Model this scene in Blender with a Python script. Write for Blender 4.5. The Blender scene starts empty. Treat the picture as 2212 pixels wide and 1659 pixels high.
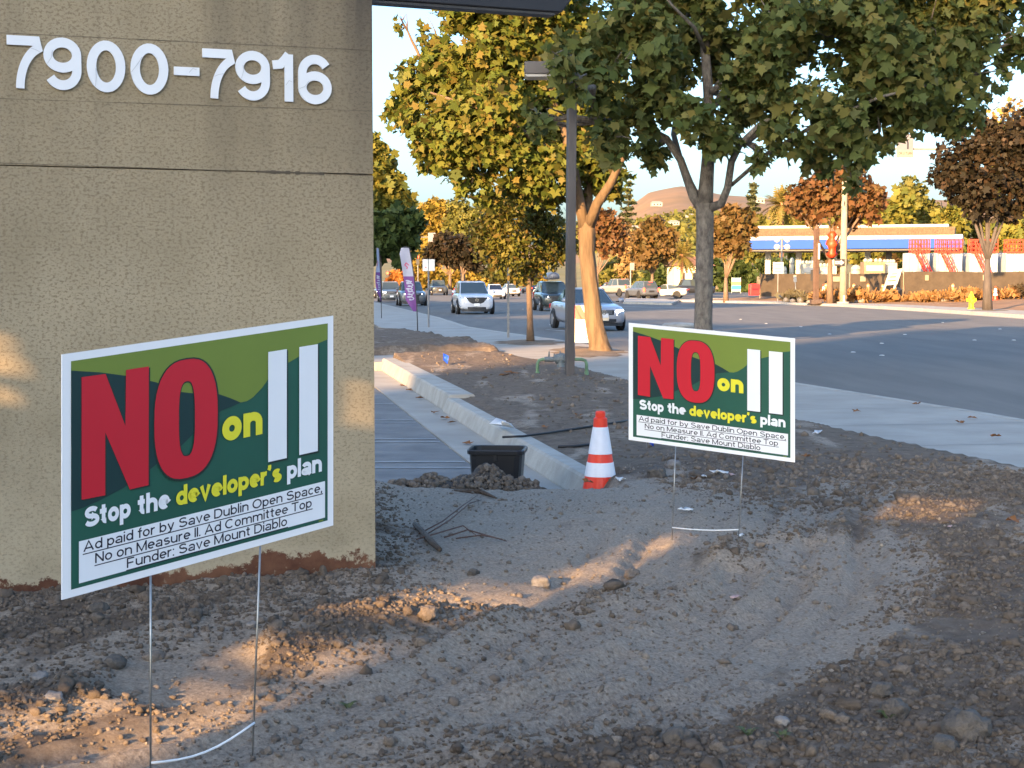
import bpy, bmesh, math, random
import numpy as np
from mathutils import Vector, Matrix, Euler
random.seed(7); rng = np.random.default_rng(7)
S = bpy.context.scene; COL = S.collection
R = math.radians; PI = math.pi

# ------------------------------------------------------------------ camera, sky, sun, exposure
CAMZ, FPX, PITCH = 1.6, 3322.0, R(3.78)          # focal length in pixels of a 2212 px wide frame
cam = bpy.data.cameras.new('camera'); camo = bpy.data.objects.new('camera', cam); COL.objects.link(camo)
cam.sensor_width = 36; cam.lens = 36*FPX/2212; cam.clip_start = .1; cam.clip_end = 8000
camo.location = (0, 0, CAMZ); camo.rotation_euler = (R(90)-PITCH, 0, 0)
S.camera = camo
SUN_EL, SUN_AZ = R(13.0), R(28)                    # light travels towards +Y turned SUN_AZ to the right
W = bpy.data.worlds.new('World'); S.world = W; W.use_nodes = True
nt = W.node_tree; bg = nt.nodes['Background']
sky = nt.nodes.new('ShaderNodeTexSky'); sky.sky_type = 'NISHITA'; sky.sun_disc = False
sky.sun_elevation = SUN_EL; sky.sun_rotation = R(180)+SUN_AZ
sky.altitude = 100; sky.air_density = 1.0; sky.dust_density = 3.8; sky.ozone_density = 3.6
nt.links.new(sky.outputs[0], bg.inputs[0]); bg.inputs[1].default_value = .15
sl = bpy.data.lights.new('sun', 'SUN'); sl.energy = 5.0; sl.angle = R(.5); sl.color = (1, .60, .26)
so = bpy.data.objects.new('sun', sl); COL.objects.link(so)
sd = Vector((math.sin(SUN_AZ)*math.cos(SUN_EL), math.cos(SUN_AZ)*math.cos(SUN_EL), -math.sin(SUN_EL)))
so.rotation_euler = sd.to_track_quat('-Z', 'Y').to_euler(); so.location = (-20, -40, 30)
vs = S.view_settings; vs.view_transform = 'Standard'; vs.look = 'None'; vs.gamma = 1; vs.exposure = 2.1
S.cycles.max_bounces = 6; S.cycles.transparent_max_bounces = 8

# ------------------------------------------------------------------ helpers
def ray(px, py):
    u = Vector((0, math.sin(PITCH), math.cos(PITCH))); f = Vector((0, math.cos(PITCH), -math.sin(PITCH)))
    return f*FPX + Vector((px-1106, 0, 0)) + u*(829.5-py)
def at(px, py, Y):
    d = ray(px, py); return Vector((0, 0, CAMZ)) + d*(Y/d.y)
def gr(px, py, z=0.0):
    d = ray(px, py); return Vector((0, 0, CAMZ)) + d*((z-CAMZ)/d.z)
def lerp(xs, ys):
    return lambda v: np.interp(v, xs, ys)
def ss(a, b, v):
    t = np.clip((np.asarray(v, float)-a)/(b-a), 0, 1); return t*t*(3-2*t)
def hash2(i, j, s):
    n = np.sin(i*127.1+j*311.7+s*74.7)*43758.5453; return n-np.floor(n)
def noise2(x, y, s=0):
    x = np.asarray(x, float); y = np.asarray(y, float)
    i = np.floor(x); j = np.floor(y); fx = x-i; fy = y-j; fx = fx*fx*(3-2*fx); fy = fy*fy*(3-2*fy)
    return ((hash2(i, j, s)*(1-fx)+hash2(i+1, j, s)*fx)*(1-fy)+(hash2(i, j+1, s)*(1-fx)+hash2(i+1, j+1, s)*fx)*fy)
def noise3(p, s=0):
    z = p[:, 2]; k = np.floor(z); f = z-k; f = f*f*(3-2*f)
    return noise2(p[:, 0], p[:, 1], s+k*3.7)*(1-f)+noise2(p[:, 0], p[:, 1], s+(k+1)*3.7)*f

def tag(o, label=None, cat=None, group=None, kind=None):
    for k, v in (('label', label), ('category', cat), ('group', group), ('kind', kind)):
        if v: o[k] = v
    return o
def empty(name, loc=(0, 0, 0), rz=0, label=None, cat=None, group=None):
    o = bpy.data.objects.new(name, None); COL.objects.link(o); o.location = loc; o.rotation_euler.z = rz
    o.empty_display_size = .2
    return tag(o, label, cat, group)
def copy_tree(o, parent=None):
    c = o.copy(); COL.objects.link(c)
    if parent is not None: c.parent = parent
    for ch in o.children: copy_tree(ch, c)
    return c
class MB:
    def __init__(s): s.v = []; s.f = []
    def add(s, vs, fs):
        n = len(s.v); s.v += [tuple(p) for p in vs]; s.f += [tuple(i+n for i in f) for f in fs]; return s
    def box(s, c, d, rz=0, rx=0, ry=0):
        m = Euler((rx, ry, rz)).to_matrix(); c = Vector(c)
        vs = [c+m@Vector((x*d[0]/2, y*d[1]/2, z*d[2]/2)) for x in (-1, 1) for y in (-1, 1) for z in (-1, 1)]
        return s.add(vs, [(0, 1, 3, 2), (4, 6, 7, 5), (0, 4, 5, 1), (2, 3, 7, 6), (0, 2, 6, 4), (1, 5, 7, 3)])
    def tube(s, pts, rad, n=8, cap=True, ridge=0):
        pts = [Vector(p) for p in pts]
        if not hasattr(rad, '__len__'): rad = [rad]*len(pts)
        vs = []; ref = None
        for i, p in enumerate(pts):
            t = (pts[min(i+1, len(pts)-1)]-pts[max(i-1, 0)]).normalized()
            if ref is None: ref = t.orthogonal().normalized()
            ref = (ref-t*ref.dot(t))
            if ref.length < 1e-6: ref = t.orthogonal()
            ref.normalize(); b = t.cross(ref)
            vs += [p+(ref*math.cos(2*PI*k/n)+b*math.sin(2*PI*k/n))*rad[i]*(1+ridge*(math.sin(k*2.4+i*.35)+.7*math.sin(k*5.1-i*.21)+.5*math.sin(k*1.3+i*.9))) for k in range(n)]
        fs = [(i*n+k, i*n+(k+1) % n, (i+1)*n+(k+1) % n, (i+1)*n+k) for i in range(len(pts)-1) for k in range(n)]
        if cap: fs += [tuple(range(n-1, -1, -1)), tuple(range((len(pts)-1)*n, len(pts)*n))]
        return s.add(vs, fs)
    def lathe(s, prof, c=(0, 0, 0), n=16, axis='z'):
        vs = []; c = Vector(c)
        for r, h in prof:
            for k in range(n):
                a = 2*PI*k/n; p = (r*math.cos(a), r*math.sin(a), h)
                if axis == 'x': p = (h, p[0], p[1])
                if axis == 'y': p = (p[0], h, p[1])
                vs.append(c+Vector(p))
        m = len(prof)
        fs = [(i*n+k, i*n+(k+1) % n, (i+1)*n+(k+1) % n, (i+1)*n+k) for i in range(m-1) for k in range(n)]
        fs += [tuple(range(n-1, -1, -1)), tuple(range((m-1)*n, m*n))]
        return s.add(vs, fs)
    def prism(s, poly, f, h0, h1):                 # poly in 2-D, f(u, v, h) -> point
        n = len(poly)
        vs = [f(u, v, h0) for u, v in poly]+[f(u, v, h1) for u, v in poly]
        return s.add(vs, [tuple(range(n-1, -1, -1)), tuple(range(n, 2*n))]+[(i, (i+1) % n, n+(i+1) % n, n+i) for i in range(n)])
    def loft(s, rings, cap=True):
        n = len(rings[0]); vs = [p for r in rings for p in r]
        fs = [(i*n+k, i*n+(k+1) % n, (i+1)*n+(k+1) % n, (i+1)*n+k) for i in range(len(rings)-1) for k in range(n)]
        if cap: fs += [tuple(range(n-1, -1, -1)), tuple(range((len(rings)-1)*n, len(rings)*n))]
        return s.add(vs, fs)
    def build(s, name, mat, parent=None, smooth=False, bevel=0, sub=0, loc=None, rz=None):
        me = bpy.data.meshes.new(name); me.from_pydata(s.v, [], s.f); me.update()
        b = bmesh.new(); b.from_mesh(me); bmesh.ops.recalc_face_normals(b, faces=b.faces); b.to_mesh(me); b.free()
        o = bpy.data.objects.new(name, me); COL.objects.link(o)
        for m in (mat if isinstance(mat, (list, tuple)) else [mat]): me.materials.append(m)
        if smooth:
            for p in me.polygons: p.use_smooth = True
        if bevel:
            m = o.modifiers.new('bevel', 'BEVEL'); m.width = bevel; m.segments = 2; m.limit_method = 'ANGLE'
        if sub:
            m = o.modifiers.new('sub', 'SUBSURF'); m.levels = sub; m.render_levels = sub
        if parent is not None: o.parent = parent
        if loc is not None: o.location = loc
        if rz is not None: o.rotation_euler.z = rz
        return o
def np_mesh(name, verts, faces_flat, sizes, mat, parent=None, attr=None, smooth=False):
    me = bpy.data.meshes.new(name); me.vertices.add(len(verts)); me.vertices.foreach_set('co', np.ascontiguousarray(verts, np.float32).ravel())
    me.loops.add(len(faces_flat)); me.loops.foreach_set('vertex_index', np.ascontiguousarray(faces_flat, np.int32))
    st = np.zeros(len(sizes), np.int32); st[1:] = np.cumsum(sizes)[:-1]
    me.polygons.add(len(sizes)); me.polygons.foreach_set('loop_start', st)
    if smooth: me.polygons.foreach_set('use_smooth', np.ones(len(sizes), bool))
    me.update(calc_edges=True)
    for k, a in (attr or {}).items():
        at_ = me.attributes.new(k, 'FLOAT', 'POINT'); at_.data.foreach_set('value', np.ascontiguousarray(np.asarray(a).ravel(), np.float32))
    me.materials.append(mat); o = bpy.data.objects.new(name, me); COL.objects.link(o)
    if parent is not None: o.parent = parent
    return o
def grid_mesh(name, X, Y, Z, mat, attr=None):
    ny, nx = X.shape; v = np.stack([X.ravel(), Y.ravel(), Z.ravel()], 1)
    i = np.arange(ny*nx).reshape(ny, nx)
    f = np.stack([i[:-1, :-1], i[:-1, 1:], i[1:, 1:], i[1:, :-1]], -1).reshape(-1)
    return np_mesh(name, v, f, np.full((ny-1)*(nx-1), 4), mat, attr=attr, smooth=True)
def flat(name, poly, z, mat, kind='structure', th=None):
    mb = MB()
    if th: mb.prism(poly, lambda u, v, h: (u, v, h), z-th, z)
    else: mb.add([(x, y, z) for x, y in poly], [tuple(range(len(poly)))])
    o = mb.build(name, mat)
    if not th and o.data.polygons[0].normal.z < 0: o.data.flip_normals()
    return tag(o, kind=kind)

# ------------------------------------------------------------------ materials
def nodes(m): return m.node_tree.nodes, m.node_tree.links
def M(name, col, rough=.6, var=.18, scale=6, bump=0, bscale=80, metal=0, coat=0, emit=0, spec=.5, col2=None, stretch=None):
    m = bpy.data.materials.new(name); m.use_nodes = True; N, L = nodes(m); p = N['Principled BSDF']
    p.inputs['Roughness'].default_value = rough; p.inputs['Metallic'].default_value = metal
    p.inputs['Coat Weight'].default_value = coat; p.inputs['Specular IOR Level'].default_value = spec
    tc = N.new('ShaderNodeTexCoord'); src = tc.outputs['Object']
    if stretch:
        mp = N.new('ShaderNodeMapping'); mp.inputs['Scale'].default_value = stretch; L.new(src, mp.inputs[0]); src = mp.outputs[0]
    if var or col2:
        nz = N.new('ShaderNodeTexNoise'); nz.inputs['Scale'].default_value = scale; nz.inputs['Detail'].default_value = 5; nz.inputs['Roughness'].default_value = .65
        L.new(src, nz.inputs['Vector'])
        rp = N.new('ShaderNodeValToRGB'); rp.color_ramp.elements[0].position = .32; rp.color_ramp.elements[1].position = .68
        c2 = col2 or tuple(min(1, c*(1+var)) for c in col); c1 = col if col2 else tuple(c*(1-var) for c in col)
        rp.color_ramp.elements[0].color = (*c1, 1); rp.color_ramp.elements[1].color = (*c2, 1)
        L.new(nz.outputs[0], rp.inputs[0]); L.new(rp.outputs[0], p.inputs['Base Color'])
    else: p.inputs['Base Color'].default_value = (*col, 1)
    if bump:
        nb = N.new('ShaderNodeTexNoise'); nb.inputs['Scale'].default_value = bscale; nb.inputs['Detail'].default_value = 6
        L.new(src, nb.inputs['Vector']); bp = N.new('ShaderNodeBump'); bp.inputs['Strength'].default_value = bump; bp.inputs['Distance'].default_value = .02
        L.new(nb.outputs[0], bp.inputs['Height']); L.new(bp.outputs[0], p.inputs['Normal'])
    if emit:
        p.inputs['Emission Color'].default_value = (*col, 1); p.inputs['Emission Strength'].default_value = emit
    return m
def leafmat(name, cols, trans=.3, rough=.55):
    m = bpy.data.materials.new(name); m.use_nodes = True; N, L = nodes(m); p = N['Principled BSDF']; out = N['Material Output']
    g = N.new('ShaderNodeNewGeometry'); rp = N.new('ShaderNodeValToRGB'); e = rp.color_ramp.elements
    e[0].color = (*cols[0], 1); e[1].position = 1; e[1].color = (*cols[-1], 1)
    for i, c in enumerate(cols[1:-1]):
        q = e.new((i+1)/(len(cols)-1)); q.color = (*c, 1)
    L.new(g.outputs['Random Per Island'], rp.inputs[0]); L.new(rp.outputs[0], p.inputs['Base Color'])
    p.inputs['Roughness'].default_value = rough; p.inputs['Specular IOR Level'].default_value = .15
    t = N.new('ShaderNodeBsdfTranslucent'); L.new(rp.outputs[0], t.inputs[0]); mx = N.new('ShaderNodeMixShader'); mx.inputs[0].default_value = trans
    L.new(p.outputs[0], mx.inputs[1]); L.new(t.outputs[0], mx.inputs[2]); L.new(mx.outputs[0], out.inputs[0])
    return m
m_asphalt = M('asphalt', (.122, .116, .106), .9, .22, 1.1, .25, 220, col2=(.168, .157, .14), stretch=(1, .12, 1), spec=.3)
m_asphalt2 = M('old asphalt', (.14, .138, .135), .9, .3, 2, .3, 180, col2=(.215, .21, .2), spec=.3)
m_conc = M('concrete', (.275, .252, .215), .85, .14, 1.1, .15, 150, col2=(.36, .335, .29))
m_kerb = M('kerb concrete', (.28, .262, .225), .85, .22, 3.5, .3, 60, col2=(.40, .38, .335))
m_white = M('white plastic', (.82, .82, .82), .35, .02, 4)
m_paint = M('road paint', (.30, .305, .30), .7, .2, 9)
m_steel = M('galvanised wire', (.32, .31, .29), .35, .2, 20, metal=.8)
m_dark = M('dark metal', (.035, .033, .032), .5, .2, 6)
m_rubber = M('tyre rubber', (.02, .02, .021), .8, .1, 10)
m_glass = M('car glass', (.045, .06, .06), .05, 0, spec=1.0)
m_chrome = M('chrome', (.7, .7, .72), .15, 0, metal=1)
m_bark = M('grey bark', (.16, .13, .1), .9, .4, 9, .8, 40, stretch=(1, 1, .35))
m_barkp = M('plane bark', (.065, .053, .043), .9, .35, 13, 1.0, 34, col2=(.21, .18, .145), stretch=(1, 1, .55))
m_barka = M('fissured bark', (.085, .055, .03), .9, .35, 9, 1.0, 14, col2=(.18, .12, .068), stretch=(1, 1, .16))
m_barkd = M('dark bark', (.075, .062, .055), .9, .3, 5, .4, 30, stretch=(1, 1, .3))
m_barkm = M('smooth bark', (.15, .10, .065), .8, .25, 7, .3, 40, stretch=(1, 1, .3))
# ------------------------------------------------------------------ ground, road, pavements
near_kerb = [(8.0, 3), (6.7, 9), (5.3, 17.1), (3.95, 23.1), (3.5, 26), (2.6, 31.5), (2.0, 35), (1.1, 39.6), (-.1, 44.5), (-1.5, 50.9), (-3, 64), (-6, 85), (-9, 106), (-12.2, 126), (-25, 200), (-55, 340)]
walk_edge = [(6.2, 3), (5.0, 8), (3.99, 11.98), (2.99, 16.2), (1.7, 22.8), (1.06, 26.5), (.45, 29.2), (-.08, 31.9), (-2.67, 43), (-4.3, 50), (-6.2, 64), (-9.5, 85), (-12.5, 106), (-15.5, 126), (-28, 200), (-58, 340)]
far_kerb = [(30, 3), (26.5, 30), (24, 55), (22.9, 68), (22.8, 85), (22, 102), (19.5, 114), (14.4, 126.5), (13.2, 129), (13, 133), (16, 138), (30, 146), (60, 160)]
XS = lerp([p[1] for p in walk_edge], [p[0] for p in walk_edge])
XK = lerp([p[1] for p in near_kerb], [p[0] for p in near_kerb])
def XC(y): return .52-.174*(np.asarray(y, float)-11.2)          # kerb of the parking lot
m_far = M('dry soil', (.2, .13, .07), .95, .3, .5, .4, 6)
flat('ground', [(-2500, -60), (2500, -60), (2500, 4000), (-2500, 4000)], -.06, M('far ground', (.16, .12, .07), .95, .3, .02))
road = near_kerb+[(-110, 420), (-60, 470), (20, 330), (40, 240), (80, 190)]+far_kerb[::-1]
flat('road', road, 0, m_asphalt)
flat('driveway', [(-26, 9.5), (.85, 9.5)]+[(float(XC(y))-.5, y) for y in (11.2, 15, 20, 25, 29.5)]+[(-3.2, 29.5), (-9, 28.5), (-12, 60), (-26, 60)], .004, m_asphalt2)
flat('driveway', [(-9, 43.4), (-2.75, 43.4), (-4.2, 49.5), (-9, 49.5)], .05, m_asphalt2)
sw = walk_edge+near_kerb[::-1]
flat('pavement', [(x-(.0 if i < len(walk_edge) else .14), y) for i, (x, y) in enumerate(sw)], .15, m_conc, th=.2)
flat('pavement', [(-7, 26.9), (-2.45, 27.8), (.47, 29.1), (-.1, 31.95), (-2.85, 30.3), (-7, 29.4)], .154, m_conc, th=.2)
def sweep(name, pts, prof, mat):                                # prof: (offset to the right, z)
    rings = []
    pts = [Vector((x, y, 0)) for x, y in pts]
    for i, p in enumerate(pts):
        t = (pts[min(i+1, len(pts)-1)]-pts[max(0, i-1)]).normalized(); r = Vector((t.y, -t.x, 0))
        rings.append([p+r*o+Vector((0, 0, z)) for o, z in prof])
    return tag(MB().loft(rings).build(name, mat), kind='structure')
def densify(pts, step):
    out = []
    for (a, b), (c, d) in zip(pts[:-1], pts[1:]):
        n = max(1, int(math.hypot(c-a, d-b)/step)); out += [(a+(c-a)*k/n, b+(d-b)*k/n) for k in range(n)]
    return out+[pts[-1]]
KP = [(-.15, -.1), (-.15, .153), (-.02, .153), (.0, .13), (.03, .012), (.45, .009), (.45, -.1)]
sweep('kerb', near_kerb, KP, m_kerb)
sweep('kerb', far_kerb, [(-o, z) for o, z in KP][::-1], m_kerb)
# joints across the pavement, thin dark grooves
for y in np.arange(6, 60, 1.9):
    a = Vector((float(XS(y)), y, .1545)); b = Vector((float(XK(y))-.16, y+.35, .1545)); d = (b-a).normalized(); n = Vector((-d.y, d.x, 0))*.008
    tag(MB().add([a-n, b-n, b+n, a+n], [(0, 1, 2, 3)]).build('pavement_joint', m_dark), kind='structure')
# kerb of the lot: near low run, far taller run, gutter pan
def lotrun(y0, y1, off, w, z, name='kerb', jit=.0):
    pts = [(float(XC(y))+off, y) for y in np.linspace(y0, y1, 14)]
    return sweep(name, pts, [(-.02, -.1), (-.02, .02), (.03, z-.02), (.05, z), (w-.02, z), (w, z-.02), (w, -.1)], m_kerb)
lotrun(11.25, 19.0, 0, .2, .17); lotrun(19.02, 28.2, .03, .36, .21)
g = [(float(XC(y)), y) for y in np.linspace(11.0, 28.2, 10)]
sweep('gutter', g, [(-.48, -.05), (-.48, .012), (0, .006), (0, -.05)], m_conc)
mp = MB()
for y in (13.2, 13.62, 15.35, 15.65, 17.5, 17.8, 20.2, 22.8):
    mp.add([(-7, y-.03, .009), (float(XC(y))-.52, y-.05, .009), (float(XC(y))-.52, y+.01, .009), (-7, y+.03, .009)], [(0, 1, 2, 3)])
tag(mp.build('parking_lines', m_paint), kind='structure')
mp = MB()
def stripe(p, q, w): 
    p = Vector(p); q = Vector(q); d = (q-p).normalized(); n = Vector((-d.y, d.x, 0))*w/2
    mp.add([p-n, q-n, q+n, p+n], [(0, 1, 2, 3)])
stripe(gr(1345, 662, .005), gr(1500, 666, .005), .35); stripe(gr(1440, 671, .005), gr(1545, 668, .005), .3)
stripe(gr(1195, 713, .005), gr(1240, 716, .005), .25); stripe(gr(1300, 700, .005), gr(1180, 712, .005), .12)
tag(mp.build('lane_lines', m_paint), kind='structure')
m_dot = M('marker white', (.5, .5, .49), .6, .1)
dots = [(1792, 722), (1955, 723), (1843, 761), (1905, 768), (2160, 711), (2036, 697), (1730, 706), (1705, 772), (1190, 702), (1235, 693), (1260, 688), (1130, 668), (1905, 742), (2105, 735), (1600, 690), (1655, 699), (2190, 735)]
for i, (px, py) in enumerate(dots):
    p = gr(px, py, .0)
    o = MB().lathe([(.06, 0), (.06, .005), (.045, .014), (.015, .018)], n=12).build('road_marker', m_dot, smooth=True, loc=p)
    tag(o, 'small round white raised marker stuck on the grey road', 'road marker', 'raised markers on the road')
# island nose on the road and median by the side street
md = gr(1466, 707, 0)
tag(MB().lathe([(.62, 0), (.6, .1), (.5, .15), (.2, .17), (.01, .17)], n=20).build('median_nose', m_kerb, smooth=True, loc=md), kind='structure')
flat('median', [tuple(gr(px, py, .15).xy) for px, py in ((1346, 652), (1452, 654.5), (1468, 648), (1440, 645), (1352, 644))], .15, m_kerb, th=.2)
# far verge: pavement then rising dry ground up to the fence
fk = [p for p in far_kerb if p[1] < 134]
flat('pavement', [(x+.15, y) for x, y in fk]+[(x+4.2, y) for x, y in fk[::-1]], .15, m_conc, th=.2)
gx, gy = np.meshgrid(np.linspace(0, 1, 60), np.linspace(20, 132, 120))
bx = np.interp(gy, [p[1] for p in fk], [p[0] for p in fk])+2.6
X = bx+gx*60; Z = .13+.38*ss(0, .16, gx)+.06*noise2(X*.8, gy*.8, 5)*ss(0, .05, gx)
tag(grid_mesh('dry_verge', X, gy, Z, M('straw soil', (.24, .13, .055), .95, .35, .8, .6, 8)), kind='structure')
# far lot beyond the fence and side street
# ---- dirt: one terrain, with pad, ridge, bed and clod berms
track = [(-.2, 3.9), (.35, 4.4), (.85, 5.1), (1.25, 5.9), (1.6, 6.7), (1.95, 8.2), (2.6, 10.5), (3.4, 13)]
TX = lerp([p[1] for p in track], [p[0] for p in track])
def fbm(x, y, f, s, n=4):
    a = 0; w = 1; t = 0
    for k in range(n): a = a+w*(noise2(x*f, y*f, s+k)-.5); t += w; w *= .5; f *= 2.03
    return a/t
def berm(x, y):                     # 1 on the loose soil right of the wheel track and in front
    d = np.asarray(x)-TX(y)+.35*fbm(x, y, 2.6, 70); front = ss(4.8, 4.15, np.asarray(y)+.5*fbm(x, y, 1.8, 71))*ss(-.55, .0, x)
    return np.maximum(ss(.0, .4, d+.15*fbm(x, y, 1.5, 3))*ss(13.5, 9.5, y), front)
def wallside(x, y):                 # loose soil at the foot of the wall
    k = np.asarray(x)*.335+(-np.asarray(y))*.942   # distance towards the camera from the wall plane
    d = k-(-.65*.335-7.15*.942)
    return ss(1.75, 1.05, d+.35*fbm(x, y, 1.2, 9))*ss(-.2, -.65, np.asarray(x)+.12*(np.asarray(y)-6.5))
def ribs(x, y):                     # the band of clods running past both signs
    c = 4.7+(np.asarray(x)+1.42)*1.05; d = np.asarray(y)-c
    return np.exp(-(d/.42)**2)*ss(-3, -1.5, x)*ss(2.3, .9, x)*ss(.42, .62, noise2(np.asarray(x)*1.9, np.asarray(y)*2.2, 31)+.1)
def dirt_z(x, y):
    x = np.asarray(x, float); y = np.asarray(y, float)
    z = .27-.10*ss(8.8, 12.5, y)+.02*ss(20, 26, y)+.13*np.exp(-((y-29.4-.17*x)/2.0)**2)
    z = z+.045*berm(x, y)+.05*wallside(x, y)+.08*ribs(x, y)
    u = x-TX(y); z = z+(.017*np.sin(u*2*PI/.27+2*fbm(x, y, 1.5, 60))+.009*np.sin(u*2*PI/.12+y*1.3))*ss(-1.9, -1.2, u)*ss(.25, -.1, u)*ss(11, 8, y)*(.3+1.2*noise2(x*1.7, y*.9, 61))
    path = 1-np.maximum(berm(x, y), wallside(x, y))
    z = z-.03*np.exp(-((x-TX(y)+.38)/.26)**2)*ss(10.5, 7, y)-.035*np.exp(-((x-TX(y)+1.15)/.18)**2)*ss(9, 6.5, y)
    z = z+.05*fbm(x, y, .9, 1)+.035*fbm(x, y, 4, 2)*(.5+.9*(1-path))+.03*fbm(x, y, 13, 6, 4)
    z = z+.09*np.exp(-(((x-1.35)/.7)**2+((y-11.6)/.8)**2))+.07*np.exp(-(((x-.6)/.8)**2+((y-21)/2.5)**2))
    # ridge at the end of the pad, above the lot
    xc = XC(y); ed = .12*fbm(x, y, 2.2, 12)
    lot = ss(10.05, 10.95, y+ed)*ss(.16, -.1, x-np.where(y < 11.3, np.maximum(xc, .48), xc))
    z = z*(1-lot)+(-.08)*lot
    z = np.where((x < xc+.1) & (y > 11.0), -.1, z)
    z = np.where((x < xc+.3) & (y > 11.0), np.minimum(z, .16), z)
    z = np.where((x < xc+.5) & (y > 19), z*.9+.02, z)
    e = x-XS(y)+.12*fbm(x, y, 3, 14)
    z = z*(1-ss(-.9, .0, e))+(.155+.02*fbm(x, y, 6, 4))*ss(-.9, .0, e)
    z = np.where(e > .05, .05, z); z = np.where(e > .35, -.2, z)
    z = np.where(y > 29.0+.17*x, -.2, z)
    return z
m_dirt = bpy.data.materials.new('bare soil'); m_dirt.use_nodes = True
def soil(m, darks, pales, clod=False):
    N, L = nodes(m); p = N['Principled BSDF']; p.inputs['Roughness'].default_value = .95; p.inputs['Specular IOR Level'].default_value = .15
    tc = N.new('ShaderNodeTexCoord')
    def nz(sc, det=6): 
        n = N.new('ShaderNodeTexNoise'); n.inputs['Scale'].default_value = sc; n.inputs['Detail'].default_value = det; n.inputs['Roughness'].default_value = .7
        L.new(tc.outputs['Object'], n.inputs['Vector']); return n
    a, b, c = nz(1.3), nz(9), nz(70, 3)
    def ramp(src, p0, p1, c0=(0, 0, 0), c1=(1, 1, 1)):
        r = N.new('ShaderNodeValToRGB'); r.color_ramp.elements[0].position = p0; r.color_ramp.elements[1].position = p1
        r.color_ramp.elements[0].color = (*c0, 1); r.color_ramp.elements[1].color = (*c1, 1); L.new(src, r.inputs[0]); return r
    r1 = ramp(b.outputs[0], .3, .7, darks[0], darks[1]); r2 = ramp(c.outputs[0], .3, .7, pales[0], pales[1])
    mx = N.new('ShaderNodeMix'); mx.data_type = 'RGBA'
    L.new(r1.outputs[0], mx.inputs[6]); L.new(r2.outputs[0], mx.inputs[7])
    if clod:
        g = N.new('ShaderNodeNewGeometry'); L.new(ramp(g.outputs['Random Per Island'], .4, 1).outputs[0], mx.inputs[0])
    else:
        at_ = N.new('ShaderNodeAttribute'); at_.attribute_name = 'dust'
        ad = N.new('ShaderNodeMath'); ad.operation = 'MULTIPLY_ADD'; L.new(a.outputs[0], ad.inputs[0]); ad.inputs[1].default_value = .9; L.new(at_.outputs['Fac'], ad.inputs[2])
        ad2 = N.new('ShaderNodeMath'); ad2.operation = 'MULTIPLY_ADD'; L.new(b.outputs[0], ad2.inputs[0]); ad2.inputs[1].default_value = .5; L.new(ad.outputs[0], ad2.inputs[2])
        L.new(ramp(ad2.outputs[0], .75, 1.45).outputs[0], mx.inputs[0])
    L.new(mx.outputs[2], p.inputs['Base Color'])
    bp = N.new('ShaderNodeBump'); bp.inputs['Strength'].default_value = .9; bp.inputs['Distance'].default_value = .02
    n2 = nz(48, 12); n2.inputs['Roughness'].default_value = .82; L.new(n2.outputs[0], bp.inputs['Height']); L.new(bp.outputs[0], p.inputs['Normal'])
soil(m_dirt, ((.105, .08, .06), (.22, .17, .128)), ((.215, .17, .13), (.45, .375, .295)))
m_clod = bpy.data.materials.new('soil clods'); m_clod.use_nodes = True
soil(m_clod, ((.10, .077, .058), (.21, .165, .126)), ((.18, .143, .11), (.33, .265, .205)), True)
def dust_of(x, y):
    pth = (1-np.maximum(np.maximum(berm(x, y), wallside(x, y)), ribs(x, y)*.7))
    d = .12+.42*pth*ss(11.5, 10, y)+.35*ss(8.2, 9.2, y)*ss(10.8, 10.2, y)*ss(1.2, .3, x)+.25*ss(5.5, 7, y)*ss(9, 7.6, y)*ss(1.2, -.6, x)
    return d-.22*ss(9.8, 11.2, y)-.3*ss(.9, 1.7, x)*ss(7.3, 8.6, y)*ss(12, 10.5, y)+.8*(noise2((x-TX(y))*5, y*.7, 63)-.5)+.3*(noise2((x-TX(y))*14, y*1.5, 65)-.5)*ss(11, 8, y)+.3*(noise2(x*2.3, y*3.1, 64)-.5)+.3*np.exp(-((x-TX(y)+.38)/.3)**2)*ss(12, 9, y)
def axis(segs):
    out = []
    for a, b, st in segs: out += list(np.arange(a, b, st))
    return np.array(out+[segs[-1][1]])
ax = axis([(-9, -2.6, .15), (-2.6, 3.2, .026), (3.2, 6.6, .06)]); ay = axis([(1.5, 3.4, .08), (3.4, 8, .026), (8, 13, .045), (13, 31.5, .09)])
X, Y = np.meshgrid(ax, ay); tag(grid_mesh('dirt_ground', X, Y, dirt_z(X, Y), m_dirt, {'dust': dust_of(X, Y)}), kind='structure')
# planting bed further along the street
bx, by = np.meshgrid(np.linspace(-7, 0, 90), np.linspace(30.5, 43.5, 90))
edge = np.interp(by, [31.9, 43], [-.1, -2.7]); n0 = 31.7+.17*bx
inside = ss(.0, .3, edge-bx)*ss(-.1, .3, by-n0)*ss(43.3, 42.9, by)
bz = .02+inside*(.2+.12*noise2(bx*1.2, by*1.2, 8)+.08*noise2(bx*4, by*4, 9))
tag(grid_mesh('planting_bed', bx, by, bz, m_dirt, {'dust': bx*0+.02}), kind='structure')
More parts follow.
